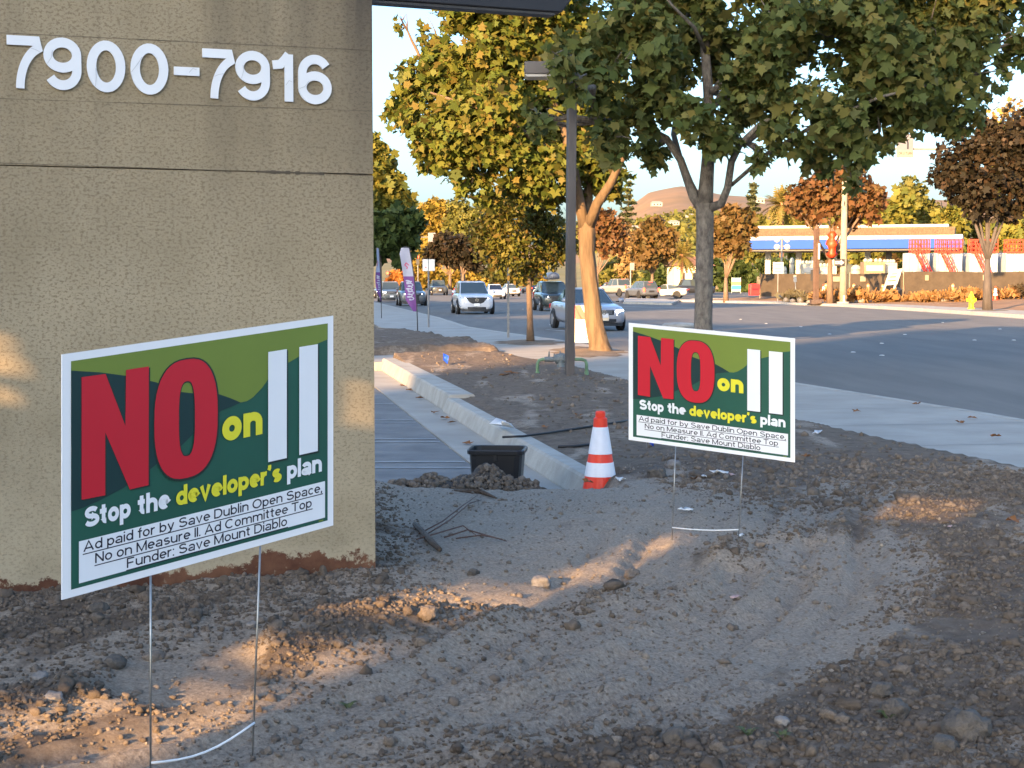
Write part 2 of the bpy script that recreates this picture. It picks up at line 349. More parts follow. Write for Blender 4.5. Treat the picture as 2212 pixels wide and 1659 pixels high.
# soil squares round the street trees
def patch(cx, cy, rx, ry, name='tree_pit'):
    n = 26; pts = [(cx+rx*math.cos(2*PI*k/n)*(1+.2*math.sin(k*2.3)), cy+ry*math.sin(2*PI*k/n)*(1+.15*math.cos(k*1.7))) for k in range(n)]
    mb = MB(); mb.add([(x, y, .156) for x, y in pts]+[(cx, cy, .2)], [(k, (k+1) % n, n) for k in range(n)])
    tag(mb.build(name, m_dirt2, smooth=True), kind='structure')
m_dirt2 = M('tree pit soil', (.17, .12, .075), .95, .35, 4, .8, 40)
patch(1.6, 32.3, .75, 2.4); patch(.42, 37.2, .8, 1.6); patch(3.05, 26.0, .36, 2.0)
patch(24.75, 80, .9, 1.5); patch(21.3, 107, .9, 1.5)
flat('grass_strip', [(-8, 50.5), (-4.7, 51.5), (-5.4, 58), (-9, 58)], .17, M('grass', (.06, .09, .025), .9, .4, 5, .8, 40))
# clods
def ico(sub):
    b = bmesh.new(); bmesh.ops.create_icosphere(b, subdivisions=sub, radius=1)
    v = np.array([x.co for x in b.verts]); f = np.array([[q.index for q in fc.verts] for fc in b.faces]); b.free(); return v, f
def clods(name, xy, size, mat, sub, kind='stuff'):
    v, f = ico(sub); n = len(xy); k = len(v)
    z = dirt_z(xy[:, 0], xy[:, 1])
    sc = size[:, None]*rng.uniform(.6, 1.25, (n, 3)); sc[:, 2] *= .8
    P = v[None]*(1+rng.uniform(-.36, .36, (n, k, 1)))
    a = rng.uniform(0, 2*PI, n); c, s = np.cos(a)[:, None], np.sin(a)[:, None]
    P = P*sc[:, None, :]
    Q = np.stack([P[..., 0]*c-P[..., 1]*s, P[..., 0]*s+P[..., 1]*c, P[..., 2]], -1)
    Q += np.stack([xy[:, 0], xy[:, 1], z+size*.25], -1)[:, None]
    F = (f[None]+(np.arange(n)*k)[:, None, None]).reshape(-1)
    return tag(np_mesh(name, Q.reshape(-1, 3), F, np.full(n*len(f), 3), mat), kind=kind)
def scatter(n, x0, x1, y0, y1, dens):
    # denser towards the camera
    y = y0*(y1/y0)**rng.uniform(0, 1, n); x = rng.uniform(x0, x1, n)
    keep = (rng.uniform(0, 1, n) < dens(x, y)) & (np.abs(x) < .345*y+.15) & (x < XS(y)-.1)
    return np.stack([x[keep], y[keep]], 1)
def dens(x, y):
    d = .95*berm(x, y)*ss(.3, .5, noise2(x*2.3, y*2.3, 40)+.12)+.95*wallside(x, y)+1.0*ribs(x, y)
    d = d+.45*ss(.9, 1.6, x)*ss(7.6, 8.8, y)*ss(.35, .6, noise2(x*1.7, y*1.5, 46)); lotm = (x < np.maximum(XC(y)+.25, .5)) & (y > 10.3)
    return np.where(lotm, 0, np.clip(d, 0, 1))
xy = scatter(120000, -2.4, 4.2, 3.4, 10.6, dens)
clods('soil_crumbs', xy, .0048*np.exp(rng.normal(0, .45, len(xy)))+.0012, m_clod, 1)
xy = scatter(14000, -2.4, 4.2, 3.4, 11.5, lambda x, y: np.where((x < .5) & (y > 10.2), 0, dens(x, y)**1.3))
clods('soil_clods', xy, np.clip(.0105*np.exp(rng.normal(0, .42, len(xy))), .006, .04), m_clod, 2)
m_pclod = bpy.data.materials.new('dusty crumbs'); m_pclod.use_nodes = True
soil(m_pclod, ((.16, .128, .1), (.27, .216, .17)), ((.23, .19, .154), (.43, .37, .3)), True)
def pdens(x, y): return np.where((x < np.maximum(XC(y)+.25, .5)) & (y > 10.3), 0, (.22+.6*ss(.45, .7, noise2(x*1.6, y*1.1, 44)))*(1-np.clip(dens(x, y), 0, 1)))
xy = scatter(70000, -2.4, 4.2, 3.6, 11.5, pdens)
clods('dusty_crumbs', xy, np.clip(.0042*np.exp(rng.normal(0, .55, len(xy))), .002, .02), m_pclod, 1)
xy = scatter(26000, -2, 4, 9.0, 29, lambda x, y: np.where(x < XC(y)+.3+.5*noise2(x*3, y*2, 77), 0, .3*noise2(x*1.5, y, 78)+.6*ss(13.5, 11.5, y)))
clods('soil_lumps', xy, np.clip(.012*np.exp(rng.normal(0, .5, len(xy))), .006, .04), m_clod, 1)
# ------------------------------------------------------------------ lettering: monoline glyphs drawn as ribbons
def arc(cx, cy, rx, ry, a0, a1, n=14):
    return [(cx+rx*math.cos(R(a0+(a1-a0)*k/n)), cy+ry*math.sin(R(a0+(a1-a0)*k/n))) for k in range(n+1)]
def glyph(c, w, X=.53, C=.72, A=.74, D=-.2):
    """strokes (list of (points, closed)) and advance width, stroke width w, baseline 0"""
    h = w/2; bx = .46+w*.42; l, r, t, b = h, bx-h, X-h, h          # box of a round lower-case letter
    cx, cy, rx, ry = bx/2, X/2, bx/2-h, X/2-h
    O = (arc(cx, cy, rx, ry, 0, 360, 28)[:-1], True)
    st = lambda x, y0, y1: ([(x, y0), (x, y1)], False)
    P = lambda *p: (list(p), False)
    sw = w+.06
    def shoulder(x0, x1): return (arc((x0+x1)/2, t-(x1-x0)*.42, (x1-x0)/2, (x1-x0)*.42, 180, 0)+[(x1, 0)], False)
    g = {
     'o': ([O], bx), 'c': ([(arc(cx, cy, rx, ry, 42, 318, 22), False)], bx-.03),
     'e': ([(([(l, cy), (r, cy)]+arc(cx, cy, rx, ry, 0, 312, 24)), False)], bx),
     'a': ([(arc(cx, t-rx*.6, rx*.94, rx*.6, 165, 0, 10)+[(r-.01, h*.6), (r+.02, 0)], False), (arc(cx-.01, X*.29, rx, X*.29-h, 60, 330, 20), False)], bx),
     'd': ([O, st(r, 0, A)], bx), 'b': ([O, st(l, 0, A)], bx), 'p': ([O, st(l, D, X)], bx), 'q': ([O, st(r, D, X)], bx),
     'u': ([(([(l, X)]+arc(cx, b+rx*.85, rx, rx*.85, 180, 360)), False), st(r, 0, X)], bx),
     'n': ([st(l, 0, X), shoulder(l, r)], bx), 'h': ([st(l, 0, A), shoulder(l, r)], bx),
     'm': ([st(l, 0, X), shoulder(l, cx*1.62), shoulder(cx*1.62, bx*1.62-h)], bx*1.62),
     'r': ([st(l, 0, X), (arc(l+.19, t-.2, .19, .2, 180, 75, 8), False)], .26+w*.55),
     't': ([([(h+.09, X+.16)]+[(h+.09, b+.1)]+arc(h+.2, b+.1, .11, .1, 180, 280, 6), False), P((0, X-h*.8), (.27+w*.3, X-h*.8))], .3+w*.3),
     'f': ([([(h+.09, 0), (h+.09, A-.16)]+arc(h+.2, A-.14, .11, .14-h*.8, 180, 85, 6), False), P((0, X-h*.8), (.27+w*.3, X-h*.8))], .26+w*.25),
     'i': ([st(h, 0, X), st(h, A-w*1.05, A)], w), 'l': ([st(h, 0, A)], w), 'I': ([st(h, 0, C)], w),
     'v': ([P((h*.9, X), (cx, h*.4), (bx-h*.9, X))], bx), 'y': ([P((h*.9, X), (cx+.01, h*.4)), ([(bx-h*.9, X), (cx+.01, h*.2), (cx-.07, D+.09), (cx-.2, D+h)], False)], bx),
     's': ([(arc(cx, t-(X-w)*.25, rx*.86, (X-w)*.25, 40, 270, 14)+arc(cx, b+(X-w)*.25, rx*.92, (X-w)*.25, 90, -145, 14), False)], bx-.03),
     'S': ([(arc(.29+h, C-h-(C-w)*.24, .24, (C-w)*.24, 25, 270, 14)+arc(.29+h, b+(C-w)*.26, .27, (C-w)*.26, 90, -160, 14), False)], .6+w*.7),
     'A': ([P((h*.8, 0), (.33+h*.5, C-h*.3), (.66+h*.2, 0)), P((.14+h*.5, C*.3), (.52+h*.5, C*.3))], .66+w*.5),
     'D': ([([(h, h), (h, C-h), (.28, C-h)]+arc(.3, C/2, .3, C/2-h, 90, -90, 14)+[(.28, h)], True)], .6+h),
     'O': ([(arc(.38, C/2, .38-h, C/2-h, 0, 360, 30)[:-1], True)], .76), 'C': ([(arc(.36, C/2, .36-h, C/2-h, 45, 315, 22), False)], .7),
     'N': ([P((h, 0), (h, C-.01)), P((h, C-h*.7), (.6-h, h*.7)), P((.6-h, .01), (.6-h, C))], .6), 'M': ([P((h, 0), (h, C)), P((h, C-h*.8), (.37, h), (.74-h, C-h*.8)), P((.74-h, C), (.74-h, 0))], .74),
     'F': ([P((h, 0), (h, C-h), (.52, C-h)), P((h, C*.48), (.46, C*.48))], .55), 'T': ([P((.3, 0), (.3, C-h)), P((0, C-h), (.6, C-h))], .6),
     'E': ([P((.53, h), (h, h), (h, C-h), (.53, C-h)), P((h, C*.5), (.48, C*.5))], .56), 'U': ([([(h, C)]+arc(.3, h+.24, .3-h, .24, 180, 360)+[(.6-h, C)], False)], .6),
     'W': ([P((h, C), (.22, h*.6), (.42, C-h), (.62, h*.6), (.84-h, C))], .84), 'Y': ([P((h*.6, C), (.31, C*.45), (.62-h*.6, C)), P((.31, C*.45), (.31, 0))], .62),
     'R': ([([(h, 0), (h, C-h), (.3, C-h)]+arc(.32, C-h-.17, .19, .17, 90, -90, 10)+[(h, C-h-.34)], False), P((.3, C-h-.34), (.55, 0))], .58),
     ',': ([P((h, w), (h, 0), (h*.3, -.1))], w), '.': ([P((h, 0), (h, w))], w), ':': ([P((h, 0), (h, w)), P((h, X-w), (h, X))], w), "'": ([P((h, A), (h, A-.12), (h*.5, A-.2))], w),
     '7': ([([(0, C-h), (.53-h, C-h), (.53-h*.8, C-w*.9)]+arc(.62, -.02, .42, .6, 108, 180, 12), False)], .55),
     '0': ([(arc(.275, C/2, .275-h, C/2-h, 0, 360, 30)[:-1], True)], .55),
     '9': ([(arc(.275, C-.24, .275-h, .24-h, 0, 360, 28)[:-1], True), ([(.55-h, C-.24), (.55-h, .3)]+arc(.275, .27, .275-h, .27-h, 0, -150, 18), False)], .55),
     '6': ([(arc(.275, .24, .275-h, .24-h, 0, 360, 28)[:-1], True), ([(h, .24), (h, C-.3)]+arc(.275, C-.27, .275-h, .27-h, 180, 30, 18), False)], .55),
     '1': ([P((.25, 0), (.25, C)), P((.0, C-.17), (.12, C-.155), (.2, C-.07), (.25, C-.0))], .25+h), '-': ([P((0, .27), (.34, .27))], .34),
    }[c]
    return g
def ribbon(mb, pts, closed, w, f, h):
    n = len(pts); L_, R_ = [], []
    for i in range(n):
        p = Vector(pts[i]); a = Vector(pts[i-1]) if (i or closed) else None; b = Vector(pts[(i+1) % n]) if (i < n-1 or closed) else None
        d1 = (p-a).normalized() if a is not None else None; d2 = (b-p).normalized() if b is not None else None
        d1 = d1 or d2; d2 = d2 or d1
        n1 = Vector((-d1.y, d1.x)); n2 = Vector((-d2.y, d2.x)); m = n1+n2
        if m.length < .05: m = n1
        m.normalize(); k = min(1.7, 1/max(.3, m.dot(n1)))
        L_.append(p+m*w/2*k); R_.append(p-m*w/2*k)
    vs = [f(q.x, q.y, h) for q in L_]+[f(q.x, q.y, h) for q in R_]
    mb.add(vs, [(i, (i+1) % n, n+(i+1) % n, n+i) for i in range(n if closed else n-1)])
def write(mb, text, w, f, h, gap=.075, space=.25, dh=.00004):
    x = 0
    for c in text:
        if c == ' ': x += space; continue
        st, adv = glyph(c, w)
        for k, (pts, cl) in enumerate(st): ribbon(mb, pts, cl, w, lambda u, v, hh, x=x: f(u+x, v, hh), h+dh*k)
        x += adv+gap
    return x-gap
def text_width(text, w, gap=.075, space=.25):
    return sum(space if c == ' ' else glyph(c, w)[1]+gap for c in text)-gap

# ------------------------------------------------------------------ stuccoed address wall
WA, WB = gr(-420, 1318, .30), gr(811, 1236, .30)
wd = (WB-WA); wl = wd.length; wrz = math.atan2(wd.y, wd.x)
def wallpt(px, py):                                # (distance from the left end, height) on the wall plane
    d = ray(px, py); n = Vector((wd.y, -wd.x, 0)).normalized(); o = Vector((0, 0, CAMZ))
    p = o+d*((WA-o).dot(n)/d.dot(n)); return (p-WA).dot(wd.normalized()), p.z
def stucco():
    m = bpy.data.materials.new('tan stucco'); m.use_nodes = True; N, L = nodes(m); p = N['Principled BSDF']; p.inputs['Roughness'].default_value = .93; p.inputs['Specular IOR Level'].default_value = .2
    tc = N.new('ShaderNodeTexCoord'); ob = tc.outputs['Object']
    def nz(sc, det=4, vec=None, ro=.6):
        n = N.new('ShaderNodeTexNoise'); n.inputs['Scale'].default_value = sc; n.inputs['Detail'].default_value = det; n.inputs['Roughness'].default_value = ro; L.new(vec or ob, n.inputs['Vector']); return n.outputs[0]
    def ramp(src, p0, p1, c0=(0, 0, 0), c1=(1, 1, 1)):
        r = N.new('ShaderNodeValToRGB'); e = r.color_ramp.elements; e[0].position = p0; e[1].position = p1; e[0].color = (*c0, 1); e[1].color = (*c1, 1); L.new(src, r.inputs[0]); return r.outputs[0]
    def mix(a, b, fac, mode='MIX'):
        x = N.new('ShaderNodeMix'); x.data_type = 'RGBA'; x.blend_type = mode
        for s, v in ((0, fac), (6, a), (7, b)):
            if isinstance(v, (int, float)): x.inputs[s].default_value = v
            elif isinstance(v, tuple): x.inputs[s].default_value = (*v, 1)
            else: L.new(v, x.inputs[s])
        return x.outputs[2]
    def mth(op, a, b):
        x = N.new('ShaderNodeMath'); x.operation = op
        for s, v in ((0, a), (1, b)):
            if isinstance(v, (int, float)): x.inputs[s].default_value = v
            else: L.new(v, x.inputs[s])
        return x.outputs[0]
    base = mix((.30, .25, .163), (.41, .345, .232), ramp(nz(2.2, 6), .35, .65))
    # float texture: short dark pits, denser higher up
    mp_ = N.new('ShaderNodeMapping'); mp_.inputs['Scale'].default_value = (1, 1, 1.5); L.new(ob, mp_.inputs[0])
    pit = ramp(nz(62, 5, mp_.outputs[0], .75), .50, .60)
    sep = N.new('ShaderNodeSeparateXYZ'); L.new(ob, sep.inputs[0]); X_, Z_ = sep.outputs[0], sep.outputs[2]
    up = ramp(mth('ADD', mth('MULTIPLY', Z_, .45), mth('MULTIPLY', nz(1.1), .35)), .35, .95)
    base = mix(base, (.17, .135, .085), mth('MULTIPLY', pit, mth('MULTIPLY_ADD', up, .7)))
    base = mix(base, (.25, .19, .115), mth('MULTIPLY', up, .45))
    # grime washed down from the top at the right end
    ms = N.new('ShaderNodeMapping'); ms.inputs['Scale'].default_value = (5, 1, .22); L.new(ob, ms.inputs[0])
    streak = ramp(nz(1.0, 4, ms.outputs[0], .55), .42, .72)
    right = ramp(X_, (wl-.75)/4, (wl-.02)/4) if False else ramp(mth('MULTIPLY', mth('SUBTRACT', X_, wl-.62), 1.7), 0, 1)
    hi = ramp(mth('MULTIPLY', mth('SUBTRACT', Z_, 1.35), .8), 0, 1)
    base = mix(base, (.062, .053, .045), mth('MULTIPLY', mth('MULTIPLY', mth('ADD', mth('MULTIPLY', streak, .8), right), hi), .62))
    # rust and damp at the foot
    low = mth('SUBTRACT', .065, Z_)
    edge = mth('ADD', mth('MULTIPLY', low, 9.0), mth('MULTIPLY', mth('SUBTRACT', nz(4.5, 7, None, .75), .5), 3.2))
    edge = mth('ADD', edge, mth('MULTIPLY', ramp(mth('MULTIPLY', X_, .25), (wl-1.15)/4, (wl-.55)/4), .34))
    rust = ramp(edge, .02, .16)
    rc = mix((.085, .036, .022), (.17, .08, .045), ramp(nz(8, 6), .35, .65)); rc = mix(rc, (.30, .23, .16), ramp(nz(19, 4), .60, .7))
    pale = ramp(edge, -.55, .0) if False else ramp(mth('ADD', edge, .35), 0, .3)
    base = mix(base, (.42, .35, .24), mth('MULTIPLY', pale, .55)); base = mix(base, rc, rust)
    L.new(base, p.inputs['Base Color'])
    bp = N.new('ShaderNodeBump'); bp.inputs['Strength'].default_value = .45; bp.inputs['Distance'].default_value = .006; L.new(nz(62, 5, mp_.outputs[0], .75), bp.inputs['Height']); L.new(bp.outputs[0], p.inputs['Normal'])
    return m
m_stucco = stucco()
wall = empty('stucco_wall', WA, wrz, 'tan stuccoed address wall with white numerals and a rusty foot', 'wall')
jz = wallpt(400, 366)[1]-WA.z
g = MB(); g.box((wl/2, .3, (jz-.004)/2), (wl, .6, jz-.004)); g.box((wl/2, .3, jz+.001+1.1), (wl, .6, 2.2)); g.box((wl/2, .31, 1.2), (wl-.03, .56, 2.3))
o = g.build('wall_face', m_stucco, wall)
# object origin of the coordinates: height above the wall foot
mj = M('joint grime', (.1, .08, .055), .95, .3, 8)
def groove(py0, py1, x0, x1, w):
    a, b = wallpt(0, py0), wallpt(805, py1); mb = MB()
    for k in range(14):
        xa, xb = x0+(x1-x0)*k/14, x0+(x1-x0)*(k+1)/14
        za, zb = [a[1]+(b[1]-a[1])*(q-a[0])/(b[0]-a[0])-WA.z for q in (xa, xb)]; ww = w*random.uniform(.5, 1.3)
        mb.add([(xa, -.0015, za-ww), (xb, -.0015, zb-ww), (xb, -.0015, zb+ww), (xa, -.0015, za+ww)], [(0, 1, 2, 3)])
    return mb.build('joint_line', mj, wall)
groove(352, 379, 0, wl, .0012); groove(352, 379, wl-.52, wl-.22, .006); groove(213, 240, 0, wl, .0011); groove(71, 109, 0, wl, .0011)
m_num = M('numeral white', (.68, .70, .72), .5, .03, 6)
m_crack = M('numeral crack', (.45, .46, .47), .7, 0)
nums = [('7', 37, 243, 203, 507), ('9', 247, 470, 213, 525), ('0', 496, 723, 230, 538), ('0', 748, 970, 247, 551), ('-', 1000, 1147, 385, 440), ('7', 1163, 1348, 280, 565), ('9', 1352, 1553, 290, 585), ('1', 1568, 1687, 311, 588), ('6', 1714, 1908, 313, 606)]
for c, x0, x1, y0, y1 in nums:
    (xa, zt), (xb, zb) = wallpt(x0*.375, (y0+0)*.375), wallpt(x1*.375, y1*.375)
    st, adv = glyph(c, .134, C=.72); mb = MB()
    hh = .72 if c != '-' else .134; bse = 0 if c != '-' else .27-.067
    f = lambda u, v, h: (xa+(xb-xa)*u/adv, -h, zb+(zt-zb)*(v-bse)/hh-WA.z)
    for k, (pts, cl) in enumerate(st): ribbon(mb, pts, cl, .134, f, .012+.0008*k)
    q = len(mb.v)
    o = mb.build('numeral', m_num, wall); md_ = o.modifiers.new('thick', 'SOLIDIFY'); md_.thickness = .011; md_.offset = 1
    b = bmesh.new(); b.from_mesh(o.data)
    for fc in b.faces:
        if fc.normal.y > 0: fc.normal_flip()
    b.to_mesh(o.data); b.free()
    o.modifiers['thick'].offset = -1
    for j in range(1 if c not in '-1' else 1):
        t = random.uniform(.2, .7); cr = MB()
        if c in '0967':
            s0 = st[0][0]; n0 = len(s0); i0 = int(t*n0); i1 = (i0+max(1, n0//7)) % n0
            pa, pb = Vector(s0[i0]), Vector(s0[i1]); d = (pb-pa).normalized(); nn = Vector((-d.y, d.x))*.06
            pts = [pa+nn, (pa+pb)/2+nn*.1+Vector((random.uniform(-.02, .02), random.uniform(-.02, .02))), pb-nn]
        else: pts = [Vector((.2, .25)), Vector((.25, .32)), Vector((.3, .3))]
        ribbon(cr, [tuple(p) for p in pts], False, .007, f, .0145); cr.build('crack', m_crack, o)
# dark canopy running on behind the wall
CAx = wallpt(812, 15); c0 = Vector(WA)+wd.normalized()*(wl+.004)
can = empty('dark_canopy', (c0.x, c0.y, CAx[1]+.045), wrz, 'dark metal canopy edge jutting out beside the top of the stucco wall', 'canopy')
e1 = wallpt(1222, 28)[0]-wl; e2 = wallpt(1252, -2)[0]-wl; zt = .115
f = lambda u, v, h: (u, h, v)
MB().prism([(0, -.0), (e1, -.006), (e2+.35, .5), (0, .5)], f, .06, .16).build('fascia', M('black bronze fascia', (.012, .012, .015), .5, .2, 5), can, bevel=.006)
MB().prism([(0, -.012), (e1-.03, -.018), (e1-.03, -.004), (0, -.002)], f, .07, .15).build('drip_edge', m_dark, can)

# ------------------------------------------------------------------ yard signs
m_field = M('sign dark green', (.012, .085, .055), .45, .12, 2); m_dkg = M('sign blackish green', (.004, .03, .03), .45, .04, 3)
m_olive = M('sign olive', (.16, .22, .03), .45, .05, 3); m_red = M('sign red', (.52, .008, .022), .45, .04, 3); m_yel = M('sign yellow', (.72, .66, .03), .45, .04, 3)
m_shadow = M('letter outline', (.008, .02, .015), .5, 0); m_ink = M('black ink', (.008, .008, .02), .5, 0); m_pw = M('print white', (.78, .79, .80), .4, .02, 4)
SH = .61
def sign(TL, TR, BL, BR, gl, gr_, label, rung_z, ru=None):
    """panel spans from the left edge (TL, BL) to the right (TR, BR), world points"""
    base = (BL+BR)/2; d = (BR-BL); Wd = d.length; rz = math.atan2(d.y, d.x)
    root = empty('yard_sign', (base.x, base.y, min(gl[2], gr_[2])), rz, label, 'sign', 'campaign signs stuck in the soil')
    inv = Euler((0, 0, rz)).to_matrix().inverted(); o0 = Vector(root.location)
    bl, br, tl, tr = [inv@(p-o0) for p in (BL, BR, TL, TR)]
    def f(u, v, h):
        p = (bl*(1-u)+br*u)*(1-v)+(tl*(1-u)+tr*u)*v; return (p.x, p.y-h, p.z)
    P = MB().prism([(0, 0), (1, 0), (1, 1), (0, 1)], f, -.004, 0).build('panel', m_white, root)
    h = .0006
    def art(name, poly, mat, hh): MB().prism(poly, f, 0.0001, hh).build(name, mat, P)
    def layer(name, poly, mat, k): return MB().add([f(u, v, h*k) for u, v in poly], [tuple(range(len(poly)))]).build(name, mat, P)
    layer('print_field', [(.028, .032), (.975, .032), (.975, .968), (.028, .968)], m_field, 1)
    layer('olive_sky', [(.028, .9), (.12, .905), (.21, .872), (.311, .825), (.4, .765), (.44, .751), (.533, .729), (.58, .7), (.621, .671), (.645, .672), (.668, .684), (.703, .718), (.74, .77), (.805, .811), (.852, .833), (.931, .88), (.975, .893), (.975, .968), (.028, .968)], m_olive, 2)
    layer('dark_hill', [(.028, .355), (.06, .358), (.116, .373), (.2, .405), (.285, .455), (.345, .5), (.401, .533), (.47, .6), (.548, .652), (.621, .671), (.58, .70), (.533, .729), (.44, .751), (.4, .765), (.311, .825), (.21, .872), (.12, .905), (.028, .93)], m_dkg, 3)
    N_ = [(.060, .394), (.137, .391), (.137, .653), (.219, .392), (.283, .393), (.284, .898), (.206, .898), (.204, .664), (.138, .895), (.060, .897)]
    O_o = arc(.4175, .645, .1145, .258, 0, 360, 40)[:-1]; O_o = [(u, .645+(v-.645)*(1 if abs(v-.645) < .2 else 1)) for u, v in O_o]
    def sup(cx, cy, rx, ry, e, n=44):
        return [(cx+rx*abs(math.cos(2*PI*k/n))**e*(1 if math.cos(2*PI*k/n) >= 0 else -1), cy+ry*abs(math.sin(2*PI*k/n))**e*(1 if math.sin(2*PI*k/n) >= 0 else -1)) for k in range(n)]
    def ring(name, a, b, mat, k):
        n = len(a); MB().add([f(u, v, h*k) for u, v in a+b], [(i, (i+1) % n, n+(i+1) % n, n+i) for i in range(n)]).build(name, mat, P)
    sh = lambda poly, dx, dy: [(u+dx, v+dy) for u, v in poly]
    def grow(poly, g):
        cx = sum(p[0] for p in poly)/len(poly); cy = sum(p[1] for p in poly)/len(poly)
        return [(u+g*(1 if u > cx else -1), v+g*1.5*(1 if v > cy else -1)) for u, v in poly]
    layer('letter_outline', sh(N_, .005, -.006), m_shadow, 4); layer('letter_n', N_, m_red, 5)
    oo, oi = sup(.4175, .645, .1145, .258, .78), sup(.4188, .645, .029, .163, .7)
    ring('letter_outline', sup(.4185, .643, .120, .266, .78), sup(.4188, .645, .026, .157, .7), m_shadow, 4); ring('letter_o', oo, oi, m_red, 5)
    for u0, u1 in ((.727, .802), (.853, .931)):
        layer('numeral_shadow', [(u0+.006, .366), (u1+.006, .366), (u1+.006, .872), (u0+.006, .872)], m_shadow, 4)
        layer('roman_numeral', [(u0, .375), (u1, .375), (u1, .878), (u0, .878)], m_pw, 5)
    layer('caption_box', [(.052, .05), (.962, .05), (.962, .224), (.052, .224)], m_pw, 4)
    asp = Wd/SH
    def words(name, text, w, u0, u1, v0, xh, mat, k, und=False, Xg=.53, gap=.075):
        tw = text_width(text, w, gap); sy = xh/Xg
        mb = MB(); write(mb, text, w, lambda a, b, hh: f(u0+(u1-u0)*a/tw, v0+b*sy, hh), h*k, gap)
        if und: mb.add([f(u0-.002, v0-.012, h*(k-.3)), f(u1+.004, v0-.012, h*(k-.3)), f(u1+.004, v0-.0075, h*(k-.3)), f(u0-.002, v0-.0075, h*(k-.3))], [(0, 1, 2, 3)])
        mb.build(name, mat, P)
    words('word', 'on', .19, .549, .704, .510, .108, m_yel, 5, gap=.05)
    for t, a, b, m in (('Stop', .067, .222, m_pw), ('the', .246, .357, m_pw), ("developer's", .380, .780, m_yel), ('plan', .803, .948, m_pw)):
        words('word', t, .172, a, b, .274, .062, m, 5, gap=.035)
    words('caption_line', 'Ad paid for by Save Dublin Open Space,', .102, .066, .949, .176, .031, m_ink, 5, True)
    words('caption_line', 'No on Measure II. Ad Committee Top', .102, .104, .905, .117, .031, m_ink, 5, True)
    words('caption_line', 'Funder: Save Mount Diablo', .102, .209, .803, .061, .031, m_ink, 5, True)
    layer('union_mark', [(.935, .036), (.955, .036), (.955, .043), (.935, .043)], m_olive, 4)
    # wire stake: two uprights, rungs
    (ul, ur) = (.294, .700); top = Vector(f(ul, .35, -.0021)); top2 = Vector(f(ur, .35, -.0021))
    L0, R0 = [inv@(Vector(g)-o0) for g in (gl, gr_)]
    lb = Vector(f(ul, 0, -.0021)); rb = Vector(f(ur, 0, -.0021))
    for name, a, b, c in (('stake_leg', top, lb, L0), ('stake_leg', top2, rb, R0)):
        dn = (c-b).normalized()
        MB().tube([b+Vector((0, 0, -.001)), b.lerp(c, .5), c+dn*.12], .0028, 8).build(name, m_steel, root, smooth=True)
    zl, zr = rung_z
    A, B = lb.lerp(L0, 1-zl), rb.lerp(R0, 1-zr)
    pts = [A.lerp(B, t)+Vector((0, -.004, (ru or -.012)*math.sin(PI*t))) for t in np.linspace(0, 1, 9)]
    MB().tube(pts, .0034, 8).build('stake_rung', M('bright wire', (.75, .74, .72), .4, .05), root, smooth=True)
    return root
def edge_at(px, ptop, pbot, H):
    lo, hi = 1, 20
    for _ in range(50):
        m = (lo+hi)/2
        if at(px, ptop, m).z-at(px, pbot, m).z < H: lo = m
        else: hi = m
    return at(px, ptop, m), at(px, pbot, m)
T1, B1 = edge_at(134, 766, 1296, SH); T2, B2 = edge_at(720, 682, 1135, SH)
def onground(px, Y, zz=None):
    x = (px-1106)/FPX*Y*1.0; return Vector((x, Y, float(dirt_z(x, Y))))
def stakefoot(px, ul, A, B): 
    p = A.lerp(B, ul); x = p.x; return Vector((x, p.y, float(dirt_z(x, p.y))-.005))
gl = stakefoot(325, .294, B1, B2); gr2 = stakefoot(541, .70, B1, B2); gr2.x -= .03; gl.x -= .01
sign(T1, T2, B1, B2, gl, gr2, 'larger looking white and green campaign sign in front of the stucco wall', (.13, .17), -.028)
T3, B3 = edge_at(1358, 697, 950, SH); T4, B4 = edge_at(1717, 731, 999, SH)
gl = stakefoot(1450, .294, B3, B4); gr2 = stakefoot(1590, .70, B3, B4); gl.x -= .015; gr2.x -= .02
sign(T3, T4, B3, B4, gl, gr2, 'smaller looking white and green campaign sign beside the traffic cone', (.14, .15), -.008)
# ------------------------------------------------------------------ things on and around the dirt
m_orange = M('cone orange', (.85, .045, .015), .42, .06, 5); m_refl = M('cone collar', (.78, .78, .82), .3, .03, 30)
def cone(loc, label, group=None, s=1.0):
    r = empty('traffic_cone', loc, .3, label, 'traffic cone', group)
    H = .711*s; rr = lambda z: (.145-(.145-.034)*(z-.03*s)/(H-.03*s)/1)*s if s == 1 else (.145*s-(.145-.034)*s*(z-.03*s)/(H-.03*s))
    MB().box((0, 0, .014*s), (.36*s, .36*s, .028*s)).build('base', m_orange, r, bevel=.008*s)
    MB().lathe([(.15*s, .028*s), (rr(.06*s), .06*s), (rr(.6*s), .6*s), (rr(.655*s)+.006*s, .66*s), (.036*s, .668*s), (.036*s, .70*s), (.031*s, H), (.02*s, H), (.02*s, .6*s)], n=32).build('cone_body', m_orange, r, smooth=False)
    for z0, z1 in ((.405*s, .555*s+.043*s), (.245*s, .345*s)):
        MB().lathe([(rr(z0)+.0012, z0), (rr(z0)+.003, z0+.001), (rr(z1)+.003, z1-.001), (rr(z1)+.0012, z1)], n=32).build('reflective_band', m_refl, r, smooth=False)
    return r
c_top = at(1288, 888, 11.0)
cone((c_top.x+.03, 11.0, c_top.z-.711), 'orange traffic cone with two white bands behind the dirt ridge')
